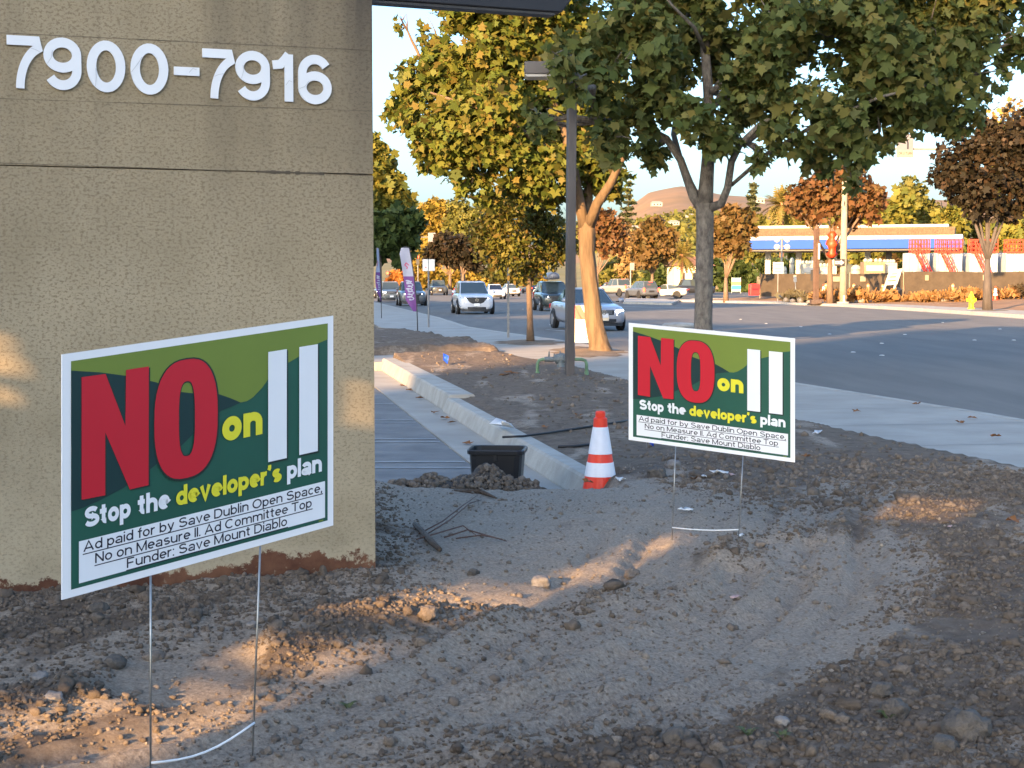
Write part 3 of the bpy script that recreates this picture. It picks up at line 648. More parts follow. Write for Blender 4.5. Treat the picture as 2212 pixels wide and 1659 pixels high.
# nursery pot and its heap of soil
m_pot = M('black pot plastic', (.014, .015, .018), .38, .15, 6)
pt = at(1075, 964, 11.45); pot = empty('plant_tub', (pt.x, 11.45, pt.z-.38), -.1, 'black plastic tub sitting behind the heap of dark soil', 'tub')
def sq(w, z, r=.05): return [Vector((sx*(w-r)+r*math.cos(a), sy*(w-r)*.85+r*math.sin(a), z)) for sx, sy, a0 in ((1, 1, 0), (-1, 1, 90), (-1, -1, 180), (1, -1, 270)) for a in (R(a0), R(a0+45), R(a0+90))]
MB().loft([sq(.165, 0), sq(.172, .01), sq(.194, .30), sq(.196, .335), sq(.19, .335), sq(.165, .03)]).build('tub_wall', m_pot, pot)
MB().loft([sq(.197, .333), sq(.211, .336), sq(.213, .362), sq(.208, .37), sq(.194, .366), sq(.192, .335)], False).build('tub_rim', m_pot, pot)
MB().box((0, -.168, .31), (.03, .02, .05)).build('lug', m_pot, pot, bevel=.004)
def heap(name, pts, label):
    # pts: (x, y, radius, height)
    x0, x1 = min(p[0]-p[2]*2 for p in pts), max(p[0]+p[2]*2 for p in pts); y0, y1 = min(p[1]-p[2]*2 for p in pts), max(p[1]+p[2]*2 for p in pts)
    X, Y = np.meshgrid(np.linspace(x0, x1, 120), np.linspace(y0, y1, 60)); Z = X*0
    for x, y, r, h in pts: Z = np.maximum(Z, h*np.exp(-((X-x)**2+(Y-y)**2)/r**2))
    Z = Z*(1+.5*fbm(X, Y, 9, 20))+.03*fbm(X, Y, 14, 22)-.02
    o = grid_mesh(name, X, Y, Z, m_clod); zf = lambda x, y: np.max([h*np.exp(-((x-a)**2+(y-b)**2)/r**2) for a, b, r, h in pts], axis=0)
    o.data.materials[0] = m_heap
    tag(o, label, 'soil heap'); return zf, (x0, x1, y0, y1)
m_heap = M('dark heap soil', (.045, .038, .032), .95, .35, 20, .9, 60, col2=(.09, .076, .064))
hx = lambda px, Y: (px-1106)/FPX*Y
zf, (x0, x1, y0, y1) = heap('soil_heap', [(hx(1055, 10.95), 10.95, .23, .29), (hx(1005, 10.85), 10.85, .26, .23), (hx(930, 10.8), 10.8, .26, .25), (hx(870, 10.8), 10.8, .26, .21), (hx(1130, 10.95), 10.95, .2, .2), (hx(1090, 10.9), 10.9, .2, .22)], 'heap of dark crumbly soil in front of the black tub')
n = 9000; xx = rng.uniform(x0, x1, n); yy = rng.uniform(y0, y1, n); zz = zf(xx, yy); k = zz > .04
v, fc = ico(2); kk = len(v); xx, yy, zz = xx[k], yy[k], zz[k]; n = len(xx); sz = np.clip(.0085*np.exp(rng.normal(0, .5, n)), .004, .032)
Pv = v[None]*(1+rng.uniform(-.25, .25, (n, kk, 1)))*sz[:, None, None]+np.stack([xx, yy, zz-.008], -1)[:, None]
tag(np_mesh('heap_clods', Pv.reshape(-1, 3), (fc[None]+(np.arange(n)*kk)[:, None, None]).reshape(-1), np.full(n*len(fc), 3), m_clod), kind='stuff')
# sticks
m_stick = M('dry stick', (.085, .06, .042), .9, .35, 20, .6, 60, stretch=(1, 1, .4)); m_twig = M('reddish twig', (.10, .055, .04), .85, .25, 20)
def groundpt(px, py):
    p = gr(px, py, .27)
    for _ in range(6): p = gr(px, py, float(dirt_z(p.x, p.y)))
    return p
def stick(name, pix, rad, label, mat, lift=.01, cat='stick'):
    pts = [groundpt(*q)+Vector((0, 0, lift+r)) for q, r in zip(pix, rad)]
    return tag(MB().tube(pts, rad, 7).build(name, mat, smooth=True), label, cat)
b1 = stick('broken_branch', [(896, 1142), (912, 1158), (930, 1180), (950, 1197)], [.014, .016, .018, .013], 'short thick broken branch lying on pale dirt', m_stick)
stick('broken_branch', [(982, 1060), (1012, 1066), (1040, 1067), (1072, 1078)], [.006, .013, .016, .006], 'dark flat piece of bark by the soil heap', m_stick, 0)
mb = MB()
for pix in ([(905, 1158), (955, 1142), (1000, 1105), (1032, 1072)], [(920, 1160), (970, 1140), (1015, 1100), (1040, 1082)], [(960, 1166), (1010, 1160), (1060, 1174), (1095, 1172)], [(985, 1168), (1040, 1172), (1085, 1180)], [(900, 1170), (950, 1166), (1000, 1150), (1030, 1160)]):
    mb.tube([groundpt(*q)+Vector((0, 0, .012+.03*math.sin(i*1.1))) for i, q in enumerate(pix)], [.004]*(len(pix)-1)+[.002], 6)
tag(mb.build('twig_bundle', m_twig, smooth=True), 'thin reddish twigs bent over the dirt beside the broken branch', 'twigs')
# black drip tubes
m_tube = M('drip tube', (.012, .012, .013), .5, .1)
def tubeon(pix, label, r=.009, zf=dirt_z):
    pts = []
    for q in pix:
        p = gr(*q, .17)
        for _ in range(6): p = gr(*q, float(zf(p.x, p.y)))
        pts.append(p+Vector((0, 0, .012)))
    tag(MB().tube(pts, r, 7).build('drip_tube', m_tube, smooth=True), label, 'tube')
tubeon([(1085, 947), (1130, 945), (1190, 937), (1260, 926), (1330, 915), (1420, 900)], 'long black drip tube crossing the bed behind the traffic cone', .011)
tubeon([(1205, 968), (1240, 967), (1275, 963), (1310, 953)], 'short black drip tube just left of the traffic cone', .012)
# blue utility flags
m_blue = M('flag blue', (.01, .07, .55), .5, .05)
def mflag(px, py, label, s=1.0, d=1):
    p = groundpt(px, py); r = empty('marker_flag', p, 0, label, 'marker flag', 'blue marker flags')
    MB().tube([(0, 0, -.05), (.0, 0, .2*s)], .002, 5).build('flag_wire', m_steel, r)
    vs = []; n = 6
    for i in range(n+1):
        t = i/n; vs += [(d*.1*s*t, .03*math.sin(t*4), .2*s-.05*s*t), (d*.1*s*t*.8, .03*math.sin(t*4+.6), .08*s-.07*s*t)]
    o = MB().add(vs, [(2*i, 2*i+2, 2*i+3, 2*i+1) for i in range(n)]).build('flag_cloth', m_blue, r, smooth=True)
    o.modifiers.new('t', 'SOLIDIFY').thickness = .002
mflag(957, 788, 'blue marker flag in the sunlit strip of soil'); mflag(1396, 966, 'blue marker flag half hidden by the campaign sign', .75)
# backflow preventer: green risers, grey valve
m_gpipe = M('green pipe', (.13, .22, .12), .55, .3, 8); m_valve = M('valve grey', (.12, .14, .145), .5, .3, 25, .3, 90)
pl = at(1161, 815, 23.6); pr = at(1267, 813, 23.6); gz = .15
bf = empty('backflow_valve', ((pl.x+pr.x)/2, 23.6, gz), 0, 'grey backflow valve on two green pipe legs in the planting bed', 'valve')
zt = at(1200, 776, 23.6).z-gz; hl = (pr.x-pl.x)/2
for s, nm in ((-1, 'riser'), (1, 'riser')):
    MB().tube([(s*hl, 0, -.1), (s*hl, 0, zt-.07), (s*(hl-.02), 0, zt-.02), (s*(hl-.08), 0, zt), (s*hl*.45, 0, zt)], .026, 10).build(nm, m_gpipe, bf, smooth=True)
    MB().lathe([(.034, 0), (.034, .05)], (s*hl, 0, zt-.24), 12).build('coupling', m_gpipe, bf)
vb = MB(); vb.tube([(-hl*.72, 0, zt), (-hl*.3, 0, zt), (-hl*.28, 0, zt), (.0, 0, zt+.02), (hl*.28, 0, zt), (hl*.5, 0, zt)], [.04, .04, .075, .085, .06, .045], 12)
vb.lathe([(.06, -.12), (.05, -.06), (.06, .0)], (-.02, -.02, zt), 12); vb.build('valve_body', m_valve, bf, smooth=False, bevel=.004)
for x, h in ((-.2, .12), (-.12, .09), (-.03, .13), (.06, .1), (.13, .15), (.19, .16)):
    MB().tube([(x, 0, zt+.03), (x, 0, zt+h)], [.016, .008], 8).build('valve_handle', m_valve, bf)
# lamp post
m_post = M('weathered bronze post', (.075, .062, .055), .6, .3, 4, .15, 60, stretch=(1, 1, .2)); m_lampbox = M('lamp box', (.09, .075, .066), .55, .1)
p0 = at(1232, 818, 23.0); ptop = at(1238, 160, 23.0)
lp = empty('lamp_post', (p0.x, 23.0, .12), 0, 'square brown lamp post with a shoebox lamp among the leaves', 'lamp post')
H = ptop.z-.12
MB().box((0, 0, H/2-.1), (.125, .125, H+.2), rz=.25, ry=.006).build('post', m_post, lp, bevel=.01)
lx = at(1168, 150, 23.0).x-p0.x; lz = at(1168, 150, 23).z-.12
MB().prism([(-.24, -.09), (.24, -.09), (.24, .09), (-.24, .09)], lambda u, v, h: (lx+u, h, lz+v), -.22, .22).build('lamp_head', m_lampbox, lp, bevel=.012)
MB().prism([(-.2, -.13), (.2, -.13), (.24, -.092), (-.24, -.092)], lambda u, v, h: (lx+u, h, lz+v), -.2, .2).build('lamp_lens', M('lamp lens', (.35, .33, .3), .3, .05), lp)
MB().box(((lx+.24)/2, 0, lz+.02), (abs(lx)-.2, .07, .07)).build('lamp_arm', m_lampbox, lp)
# folding barricade behind the tree
m_bw = M('barricade white', (.78, .74, .66), .5, .08, 8)
bp = gr(1263, 757, .15); bs = 3322/bp.y
br = empty('folding_barricade', bp, -.12, 'white folding barricade with an orange striped top beside the sunlit trunk', 'barricade')
for yy, tilt in ((-.0, .16), (.33, -.16)):
    for x in (-.3, .3):
        MB().box((x, yy+(.5*tilt if tilt > 0 else .5*tilt), .46), (.05, .03, 1.0), rx=-tilt).build('leg', m_bw, br)
tilt = .16
def face(u, v, h): return (u, .0+v*math.tan(tilt)-h, v)
MB().prism([(-.36, .66), (.36, .66), (.36, .96), (-.36, .96)], face, .02, .045).build('top_board', m_bw, br, bevel=.004)
for u in (-.36, -.24, .06):
    MB().prism([(u, .958), (u+.14, .958), (min(.36, u+.30), .662), (min(.36, u+.16), .662)], face, .046, .048).build('orange_stripe', m_orange, br)
MB().prism([(-.36, .17), (.36, .17), (.36, .34), (-.36, .34)], face, .02, .045).build('lower_board', m_bw, br, bevel=.004)
MB().prism([(-.3, .34), (.3, .34), (.3, .66), (-.3, .66)], face, .015, .03).build('middle_board', m_bw, br)
mb = MB(); ribbon(mb, [(-.0, .30), (.03, .25), (.09, .29)], False, .02, face, .047); mb.build('scuff_mark', M('faded orange', (.5, .3, .15), .6, .2, 30), br)
bl = MB().lathe([(.07, -.02), (.09, .0), (.09, .02), (.07, .04)], (.22, -.02+.17, 1.06), 16, 'z').build('warning_lamp', m_orange, br, smooth=True)
# feather flags
m_fw = M('flag white', (.42, .42, .5), .7, .06, 4); m_fp = M('flag purple', (.17, .055, .22), .7, .12, 4); m_fpink = M('flag pink', (.55, .12, .2), .7, .1)
def feather(px, py, Y, h, wdt, lean, label, rz):
    p = at(px, py, Y); p.z = .16
    r = empty('feather_flag', p, rz, label, 'flag', 'feather flags by the pavement')
    top = h
    def pole(t): return (lean*t*t*(1)-(.0), 0, h*t)
    MB().tube([pole(t) for t in np.linspace(0, 1, 14)]+[(lean-wdt*.35, 0, h+.03), (lean-wdt*.75, 0, h-.02)], .017, 6).build('flag_pole', m_dark, r, smooth=True)
    def pt(s, t, o=0):               # s across (0 pole edge, 1 free edge), t along height
        px_ = pole(t)[0]; w = wdt*(1 if t > .38 else .35+.65*(t-.24)/.14)
        if t > .93: w = wdt*(1-.25*(t-.93)/.07)
        return (px_-s*w, .06*math.sin(s*3+t*9)*s+o, h*t-.0*s)
    def part(name, t0, t1, mat, s0=0, s1=1, o=0, n=24, parent=r):
        vs = []; fs = []; m = 5
        for i in range(n+1):
            for j in range(m+1): vs.append(pt(s0+(s1-s0)*j/m, t0+(t1-t0)*i/n, o))
        for i in range(n):
            for j in range(m): a = i*(m+1)+j; fs.append((a, a+1, a+m+2, a+m+1))
        ob = MB().add(vs, fs).build(name, mat, parent, smooth=True); return ob
    lo = part('purple_cloth', .24, .66, m_fp); up = part('white_cloth', .66, 1.0, m_fw)
    mb = MB(); f = lambda u, v, hh: tuple(Vector(pt(u/wdt, v/h, -hh))); Q = lambda *p: [(a*wdt, b*h) for a, b in p]
    ribbon(mb, Q(*[(.5+.24*math.sin(k*.82)+.1*math.sin(k*.31), .615-.0042*k-.011*math.cos(k*.82)) for k in range(58)]), False, .03, f, .008)
    ribbon(mb, Q((.25, .60), (.8, .585)), False, .03, f, .009); ribbon(mb, Q((.22, .5), (.75, .492)), False, .028, f, .009)
    mb.build('lettering', m_fw, lo)
    mb = MB(); ribbon(mb, Q((.3, .79), (.55, .82), (.7, .795), (.5, .77), (.58, .745)), False, .035, f, .008); mb.build('emblem', m_fpink, up)
    return r
fb = gr(902, 716, .16)
feather(902, 716, fb.y, 180*fb.y/3322, 23*fb.y/3322, -17*fb.y/3322, 'white and purple feather flag with script lettering, wide side to the camera', 0)
feather(824, 694, 62, 150*62/3322, .35, -.2, 'white and purple feather flag seen nearly edge on at the wall corner', 1.2)
# sign post by the small tree, sign on post by the flag
m_gal = M('sign post steel', (.17, .17, .17), .5, .2, 6)
pp = gr(1098, 729, .15); sp = empty('sign_post', pp, 0, 'plain grey steel sign post next to the small round tree', 'sign post')
MB().box((0, 0, 1.55), (.06, .045, 3.1)).build('post', m_gal, sp)
MB().box((.02, -.04, 2.75), (.42, .006, .55), rz=.9).build('sign_plate', m_bw, sp, bevel=.0)
pp = gr(926, 707, .15); k = pp.y/3322; sp = empty('road_sign', pp, 0, 'pair of small white parking plates on a thin post by the feather flag', 'road sign')
MB().tube([(0, 0, 0), (0, 0, 146*k)], .03, 8).build('post', m_gal, sp)
for a, w in ((-.42, 12*k), (.42, 13*k)):
    pl_ = MB().box(((-1 if a < 0 else 1)*w*.55, -.04, 134*k), (w, .01, 25*k), rz=a*.3).build('sign_plate', m_bw, sp)
    if a < 0: MB().box((-w*.45, -.055, 129*k), (w*.18, .004, 3*k), ry=.5).build('red_mark', m_red, sp)
# litter, stones and fallen leaves
m_paper = M('litter white', (.7, .69, .67), .7, .1, 12); m_pinkp = M('litter pink', (.55, .36, .32), .7, .15, 12)
def scrap(px, py, s, mat, label, sd=0):
    p = groundpt(px, py); rr = random.Random(sd+px); vs = []; n = 4
    for i in range(n+1):
        for j in range(3):
            vs.append((s*(i/n-.5), s*.5*(j/2-.5)*rr.uniform(.5, 1.1), s*.28*abs(math.sin(i*1.7+j+sd))*rr.uniform(.4, 1)+.012))
    o = MB().add(vs, [(i*3+j, i*3+j+1, i*3+j+4, i*3+j+3) for i in range(n) for j in range(2)]).build('paper_scrap', mat, smooth=True, loc=p, rz=rr.uniform(0, 3))
    o.modifiers.new('t', 'SOLIDIFY').thickness = .003
    tag(o, label, 'litter', 'scraps of litter on the soil')
for i, (px, py, s, mt, lb) in enumerate([(1085, 926, .3, m_paper, 'crumpled white paper strip on the bed beyond the cone'), (1340, 1042, .12, m_paper, 'white scrap just right of the cone foot'), (1553, 1027, .13, m_paper, 'white curled scrap under the smaller looking sign'), (1520, 1034, .07, m_paper, 'small white scrap left of the curled one under the sign'),
    (1580, 1030, .07, m_pinkp, 'tan scrap near the right wire leg under the sign'), (1590, 1297, .05, m_pinkp, 'pink scrap alone on the wheel track'), (2052, 1143, .05, m_pinkp, 'pale pink scrap on the berm at the right'), (1765, 941, .14, m_paper, 'white scrap near the pavement corner right of the sign'),
    (1480, 1108, .09, m_paper, 'white scrap behind the wire rung of the far sign'), (1600, 1163, .05, m_paper, 'thin white scrap right of the far wire rung')]): scrap(px, py, s, mt, lb, i)
m_stone = M('pale stone', (.2, .18, .16), .85, .25, 20, .5, 60); m_stone2 = M('earth lump', (.17, .135, .105), .95, .3, 18, .9, 50); m_stone3 = M('dark lump', (.1, .085, .07), .95, .3, 18, .9, 50)
def stone(px, py, s, mat, label, flat_=.75):
    p = groundpt(px, py); v, f = ico(3); v = v.copy(); n = noise3(v*1.6+px*.37, 3)+.5*noise3(v*4+py*.11, 5)+.5*noise3(v*9+py, 7)
    v = np.sign(v)*np.abs(v)**.85*(.26+.42*n[:, None]); v[:, 2] *= flat_
    o = np_mesh('stone' if mat is m_stone else 'soil_lump', v*s, f.reshape(-1), np.full(len(f), 3), mat, smooth=False)
    o.location = p+Vector((0, 0, s*flat_*.3)); o.rotation_euler.z = px
    tag(o, label, 'stone' if mat is m_stone else 'soil lump', 'larger stones and lumps on the soil')
for a in [(88, 1470, .035, m_stone, 'pale flat stone low at the left edge'), (118, 1515, .04, m_stone, 'rounded pale stone right of the flat one at the left edge'), (330, 1430, .05, m_stone2, 'brown lump by the left wire leg of the near sign'), (248, 1440, .05, m_stone3, 'dark lump left of the near sign leg'),
          (215, 1325, .055, m_stone3, 'dark lump at the wall foot below the near sign corner'), (925, 1330, .05, m_stone2, 'sunlit lump in the middle of the clod band'), (910, 1392, .04, m_stone2, 'sunlit lump on the near clod band'), (1170, 1266, .06, m_stone, 'blocky pale stone at the end of the clod band'),
          (1365, 1247, .05, m_stone2, 'rounded sunlit lump in front of the far wire rung'), (1022, 1240, .035, m_stone3, 'dark round lump on the pale dirt near the wall corner'), (2085, 1590, .085, m_stone3, 'biggest round lump at the lower right'), (1905, 1500, .05, m_stone3, 'lump left above the biggest one at the lower right'), (1930, 1545, .06, m_stone3, 'lump between two others at the lower right'),
          (1460, 1605, .055, m_stone3, 'brown lump at the front edge below the wheel track'), (1645, 1620, .04, m_stone3, 'lump on the front edge, right of the brown one'), (2040, 1620, .05, m_stone3, 'lump just left of the biggest one'), (1455, 1010, .07, m_stone, 'pale stone hanging by the far sign left leg'), (1420, 1030, .1, m_stone3, 'wide dark lump right of the cone'), (1640, 1180, .04, m_stone2, 'brown lump right of the far wire rung'),
          (1690, 1565, .03, m_stone, 'small grey stone at the lower right front'), (545, 1355, .03, m_stone, 'small pale stone behind the near sign right leg'), (420, 1330, .04, m_stone3, 'angular dark lump below the near sign')]: stone(*a)
m_fall = leafmat('fallen leaf', [(.16, .05, .02), (.24, .1, .03), (.12, .05, .025)], .1)
def fallen(px, py, z=None, s=.09, label='dry brown leaf lying on the ground'):
    p = gr(px, py, z) if z is not None else groundpt(px, py); rr = random.Random(px*7+py)
    pts = [(math.cos(2*PI*k/10)*s*(1 if k % 2 == 0 else .55)*rr.uniform(.8, 1.1), math.sin(2*PI*k/10)*s*(1 if k % 2 == 0 else .55)*rr.uniform(.8, 1.1), rr.uniform(.005, .04)) for k in range(10)]
    tag(MB().add(pts+[(0, 0, .015)], [(k, (k+1) % 10, 10) for k in range(10)]).build('fallen_leaf', m_fall, loc=p), label, 'leaf', 'fallen leaves')
for q in [(1100, 806), (1113, 808), (1090, 812)]: fallen(*q, s=.11, label='dry brown leaf in the small pile on the bed left of the lamp post')
for q in [(905, 862), (885, 845), (975, 915), (960, 905), (940, 893), (870, 835), (1010, 960)]: fallen(*q, z=.016, s=.07, label='dry leaf in the concrete gutter of the lot')
for q in [(1375, 775), (1980, 875), (2075, 915), (2100, 905), (1850, 890), (2150, 945)]: fallen(*q, z=.158, s=.06, label='dry leaf on the pale pavement')
for q in [(1178, 925), (1325, 1045), (1500, 1038), (1270, 1045), (1740, 990), (2190, 1130), (1110, 970), (1250, 900), (1330, 870)]: fallen(*q, s=.05, label='dry leaf on the bare soil near the cone or the signs')
fallen(1376, 776, .158, .1, 'dark red leaf clump on the pavement by the big trunk')
# weed sprout
def sprout(px, py, label, s=.06):
    p = groundpt(px, py); mb = MB(); rr = random.Random(px)
    for k in range(9):
        a = rr.uniform(0, 6.3); l = s*rr.uniform(.6, 1.2); d = Vector((math.cos(a), math.sin(a), 0))
        mb.add([d*.004+Vector((0, 0, 0)), d*l*.5+Vector((-d.y*.006, d.x*.006, l*.55)), d*l+Vector((0, 0, l*.6)), d*l*.5+Vector((d.y*.006, -d.x*.006, l*.55))], [(0, 1, 2, 3)])
    tag(mb.build('weed_sprout', m_weed, loc=p), label, 'weed', 'weed sprouts')
m_weed = leafmat('weed green', [(.07, .095, .04), (.11, .13, .06)], .3)
sprout(752, 1532, 'tiny pale green weed alone on the smooth dirt', .035); sprout(1918, 1555, 'green weed sprout left of the biggest lump', .05); sprout(1690, 1600, 'thin weed sprout at the front of the soil berm', .04); sprout(1615, 1590, 'wispy weed sprout left of the thin one on the berm', .035)
# ------------------------------------------------------------------ vehicles (local +X is the front)
def paint(name, c, rough=.28): return M(name, c, rough, .03, 2, coat=.6)
m_hl = M('headlight lit', (1, .97, .9), .2, 0, emit=9); m_hl0 = M('headlight lens', (.75, .76, .78), .08, 0); m_tl = M('brake light lit', (1, .06, .02), .3, 0, emit=2.2); m_tl0 = M('tail lamp', (.35, .01, .01), .2, 0)
m_amb = M('amber lamp lit', (1, .35, .05), .3, 0, emit=1.5)
m_trim = M('black trim', (.02, .02, .022), .55, .1); m_rim = M('alloy rim', (.42, .42, .44), .3, .05, metal=.8); m_plate = M('licence plate', (.7, .7, .72), .5, .1, 30)
KIND = {
 'suv': dict(L=4.55, W=1.84, H=1.70, wr=.36, wx=(1.40, -1.30), sec=[(-2.27, .76, .46, .92), (-2.22, .84, .34, 1.02), (-1.5, .92, .24, 1.08), (0, .92, .22, 1.06), (.95, .92, .22, 1.05), (1.7, .90, .24, .99), (2.08, .84, .22, .9), (2.25, .74, .24, .76)],
             gh=[(1.03, .80, 1.02), (.05, .63, 1.64), (-1.75, .60, 1.66), (-2.18, .76, 1.05)]),
 'sedan': dict(L=4.7, W=1.75, H=1.45, wr=.32, wx=(1.42, -1.30), sec=[(-2.35, .7, .42, .82), (-2.28, .8, .3, .93), (-1.5, .875, .2, .96), (0, .875, .18, .93), (.95, .875, .18, .92), (1.75, .86, .2, .84), (2.15, .79, .2, .74), (2.35, .66, .27, .6)],
             gh=[(1.12, .74, .90), (.18, .55, 1.40), (-.95, .54, 1.41), (-1.75, .68, .94)]),
 'coupe': dict(L=4.6, W=1.85, H=1.38, wr=.34, wx=(1.45, -1.3), sec=[(-2.3, .74, .42, .84), (-2.2, .84, .28, 1.0), (-1.4, .92, .2, .96), (0, .9, .18, .88), (.95, .9, .18, .88), (1.75, .88, .2, .8), (2.15, .8, .2, .7), (2.3, .66, .27, .58)],
             gh=[(1.05, .74, .86), (.1, .55, 1.33), (-.7, .54, 1.33), (-1.9, .66, .96)]),
 'pickup': dict(L=5.7, W=2.0, H=1.92, wr=.4, wx=(1.85, -1.65), sec=[(-2.85, .93, .55, 1.16), (-2.8, .96, .45, 1.2), (-1, .99, .38, 1.2), (.2, .99, .36, 1.2), (1.3, .99, .36, 1.18), (2.2, .97, .38, 1.14), (2.7, .95, .38, 1.08), (2.85, .9, .42, 1.0)],
             gh=[(1.35, .86, 1.16), (.75, .72, 1.86), (-.75, .72, 1.88), (-1.1, .86, 1.2)]),
}
def vehicle(kind, loc, head, label, col, cat='car', front='grille', lit=True, brake=False, group='vehicles on the street', name=None, plate=True, glass=None, roofcol=None, detail=True):
    K = KIND[kind]; r = empty(name or cat.replace(' ', '_'), loc, math.atan2(head[1], head[0]), label, cat, group)
    body = col if not isinstance(col, tuple) else paint('car paint', col)
    def ringf(x, hw, zl, zt):
        h = zt-zl
        half = [(.0, zl), (hw*.82, zl), (hw*.97, zl+h*.14), (hw, zl+h*.45), (hw*.985, zl+h*.78), (hw*.93, zt-.03), (hw*.78, zt), (hw*.4, zt+.018), (0, zt+.022)]
        return [Vector((x, y, z)) for y, z in half]+[Vector((x, -y, z)) for y, z in half[-2:0:-1]]
    b = MB().loft([ringf(*s) for s in K['sec']]).build('body', body, r, smooth=True, sub=1)
    # cabin
    (x0, w0, z0), (x1, w1, z1), (x2, w2, z2), (x3, w3, z3) = K['gh']
    lowF, lowB = (Vector((x0, w0, z0-.03)), Vector((x0, -w0, z0-.03))), (Vector((x3, w3, z3-.03)), Vector((x3, -w3, z3-.03)))
    mid = (x0+x3)/2
    A = [Vector((x0, w0*.94, z0-.03)), Vector((mid, w0+.02, z0-.02)), Vector((x3, w3, z3-.03)), Vector((x3, -w3, z3-.03)), Vector((mid, -w0-.02, z0-.02)), Vector((x0, -w0*.94, z0-.03))]
    xm = (x1+x2)/2
    B = [Vector((x1, w1, z1-.03)), Vector((xm, w1+.02, z1)), Vector((x2, w2, z2-.03)), Vector((x2, -w2, z2-.03)), Vector((xm, -w1-.02, z1)), Vector((x1, -w1, z1-.03))]
    Tp = [Vector((p.x*.96+xm*.04, p.y*.86, p.z+.035)) for p in B]
    MB().loft([A, B, Tp]).build('cabin', body if roofcol is None else roofcol, r, smooth=False, bevel=.03)
    gm = glass or m_glass
    def pane(nm, a, bq, c, d, ins=.1, off=.012):
        ctr = (a+bq+c+d)/4; n = (bq-a).cross(d-a).normalized()
        if n.dot(ctr-Vector((xm, 0, ctr.z))) < 0: n = -n
        q = [p.lerp(ctr, ins)+n*off for p in (a, bq, c, d)]
        return MB().add(q, [(0, 1, 2, 3)]).build(nm, gm, r)
    pane('windshield', A[5], A[0], B[0], B[5], .07); pane('rear_window', A[2], A[3], B[3], B[2], .1)
    for s in (0, 1):
        a0, a1, a2 = (A[0], A[1], A[2]) if s == 0 else (A[5], A[4], A[3]); b0, b1, b2 = (B[0], B[1], B[2]) if s == 0 else (B[5], B[4], B[3])
        pane('side_window', a0, a1, b1, b0, .09); pane('side_window', a1, a2, b2, b1, .09)
    # wheels
    w = K['W']/2
    for x in K['wx']:
        for s in (1, -1):
            MB().lathe([(K['wr']+.06, -.004), (K['wr']+.06, .004)], (x, s*(w-.005), K['wr']+.02), 24, 'y').build('wheel_arch', m_trim, r)
            R_ = K['wr']; t = MB().lathe([(R_*.66, -.1), (R_*.95, -.1), (R_, -.06), (R_, .06), (R_*.95, .1), (R_*.66, .1)], (x, s*(w-.06), R_), 24, 'y').build('wheel', m_rubber, r, smooth=False)
            rm = MB(); rm.lathe([(R_*.64, -.02), (R_*.66, .02)], (x, s*(w+.02), R_), 20, 'y')
            MB().lathe([(R_*.6, -.02), (R_*.62, .0)], (x, s*(w+.027), R_), 18, 'y').build('rim', m_rim, t)
            for k in range(5):
                a = 2*PI*k/5+.3; MB().box((x+math.cos(a)*R_*.38, s*(w+.042), R_+math.sin(a)*R_*.38), (R_*.2, .01, R_*.12), ry=-a).build('rim_gap', m_trim, t) if detail else None
    # front
    sf = K['sec'][-1]; xf = sf[0]; hw = K['sec'][-2][1]; zt = K['sec'][-2][3]; zl = sf[2]
    LM = m_hl if lit else m_hl0
    fx = lambda y: xf-.02-.32*(abs(y)/hw)**3
    def patchf(nm, ys, z0_, z1_, mat, out=.03, par=r, th=.06):
        pts = [(fx(y)+out, y) for y in ys]; n = len(pts)
        vs = [(x, y, z0_(y) if callable(z0_) else z0_) for x, y in pts]+[(x-.0, y, z1_(y) if callable(z1_) else z1_) for x, y in pts]
        vs += [(x-th, y, z) for x, y, z in vs]
        fs = [(i, i+1, n+i+1, n+i) for i in range(n-1)]+[(2*n+i, 3*n+i, 3*n+i+1, 2*n+i+1) for i in range(n-1)]+[(n+i, n+i+1, 3*n+i+1, 3*n+i) for i in range(n-1)]+[(i, 2*n+i, 2*n+i+1, i+1) for i in range(n-1)]+[(0, n, 3*n, 2*n), (n-1, 3*n-1, 4*n-1, 2*n-1)]
        return MB().add(vs, fs).build(nm, mat, par)
    G = {'grille': (.40, .15, .34), 'wide': (.62, .26, .40), 'none': None, 'small': (.36, .03, .15)}[front]
    if G:
        gy, gd, gh_ = G; top = zt-.05 if front != 'wide' else zt-.12
        gm_ = patchf('grille', np.linspace(-gy, gy, 9), lambda y: top-gh_*(1-.35*(abs(y)/gy)**2) if front == 'grille' else top-gh_, lambda y: top, m_trim, .025)
        for k in range(3 if detail else 0): patchf('grille_bar', np.linspace(-gy*.8, gy*.8, 7), top-gh_*(.25+.25*k), top-gh_*(.25+.25*k)+.012, m_rim if front == 'small' else m_trim, .032, gm_, .02)
    for s in (1, -1):
        y0, y1 = s*(hw*.58), s*(hw*.93); ys = np.linspace(y0, y1, 5)
        if detail and front in ('grille', 'wide'): patchf('headlight_bezel', np.linspace(s*hw*.42, s*hw*.96, 6), zt-.215, lambda y: zt-.07+.02*abs(y), m_trim, .035)
        if front == 'small': patchf('headlight', ys, zt-.22, lambda y: zt-.02-.03*abs(y), LM, .045)
        else: patchf('headlight', np.linspace(s*hw*.66, s*hw*.9, 5), zt-.18, lambda y: zt-.095+.02*abs(y), LM, .05)
        if front != 'small': patchf('fog_lamp_bezel', np.linspace(s*hw*.55, s*hw*.9, 4), zl+.1, zl+.16, m_trim, .03)
    patchf('bumper_intake', np.linspace(-hw*.55, hw*.55, 7), zl+.03, zl+.13, m_trim, .04)
    patchf('lower_trim', np.linspace(-hw*.9, hw*.9, 9), zl-.1, zl+.02, m_trim, .0)
    if plate: patchf('licence_plate', np.linspace(-.15, .15, 3), zl+.17, zl+.31, m_plate, .055, r, .02)
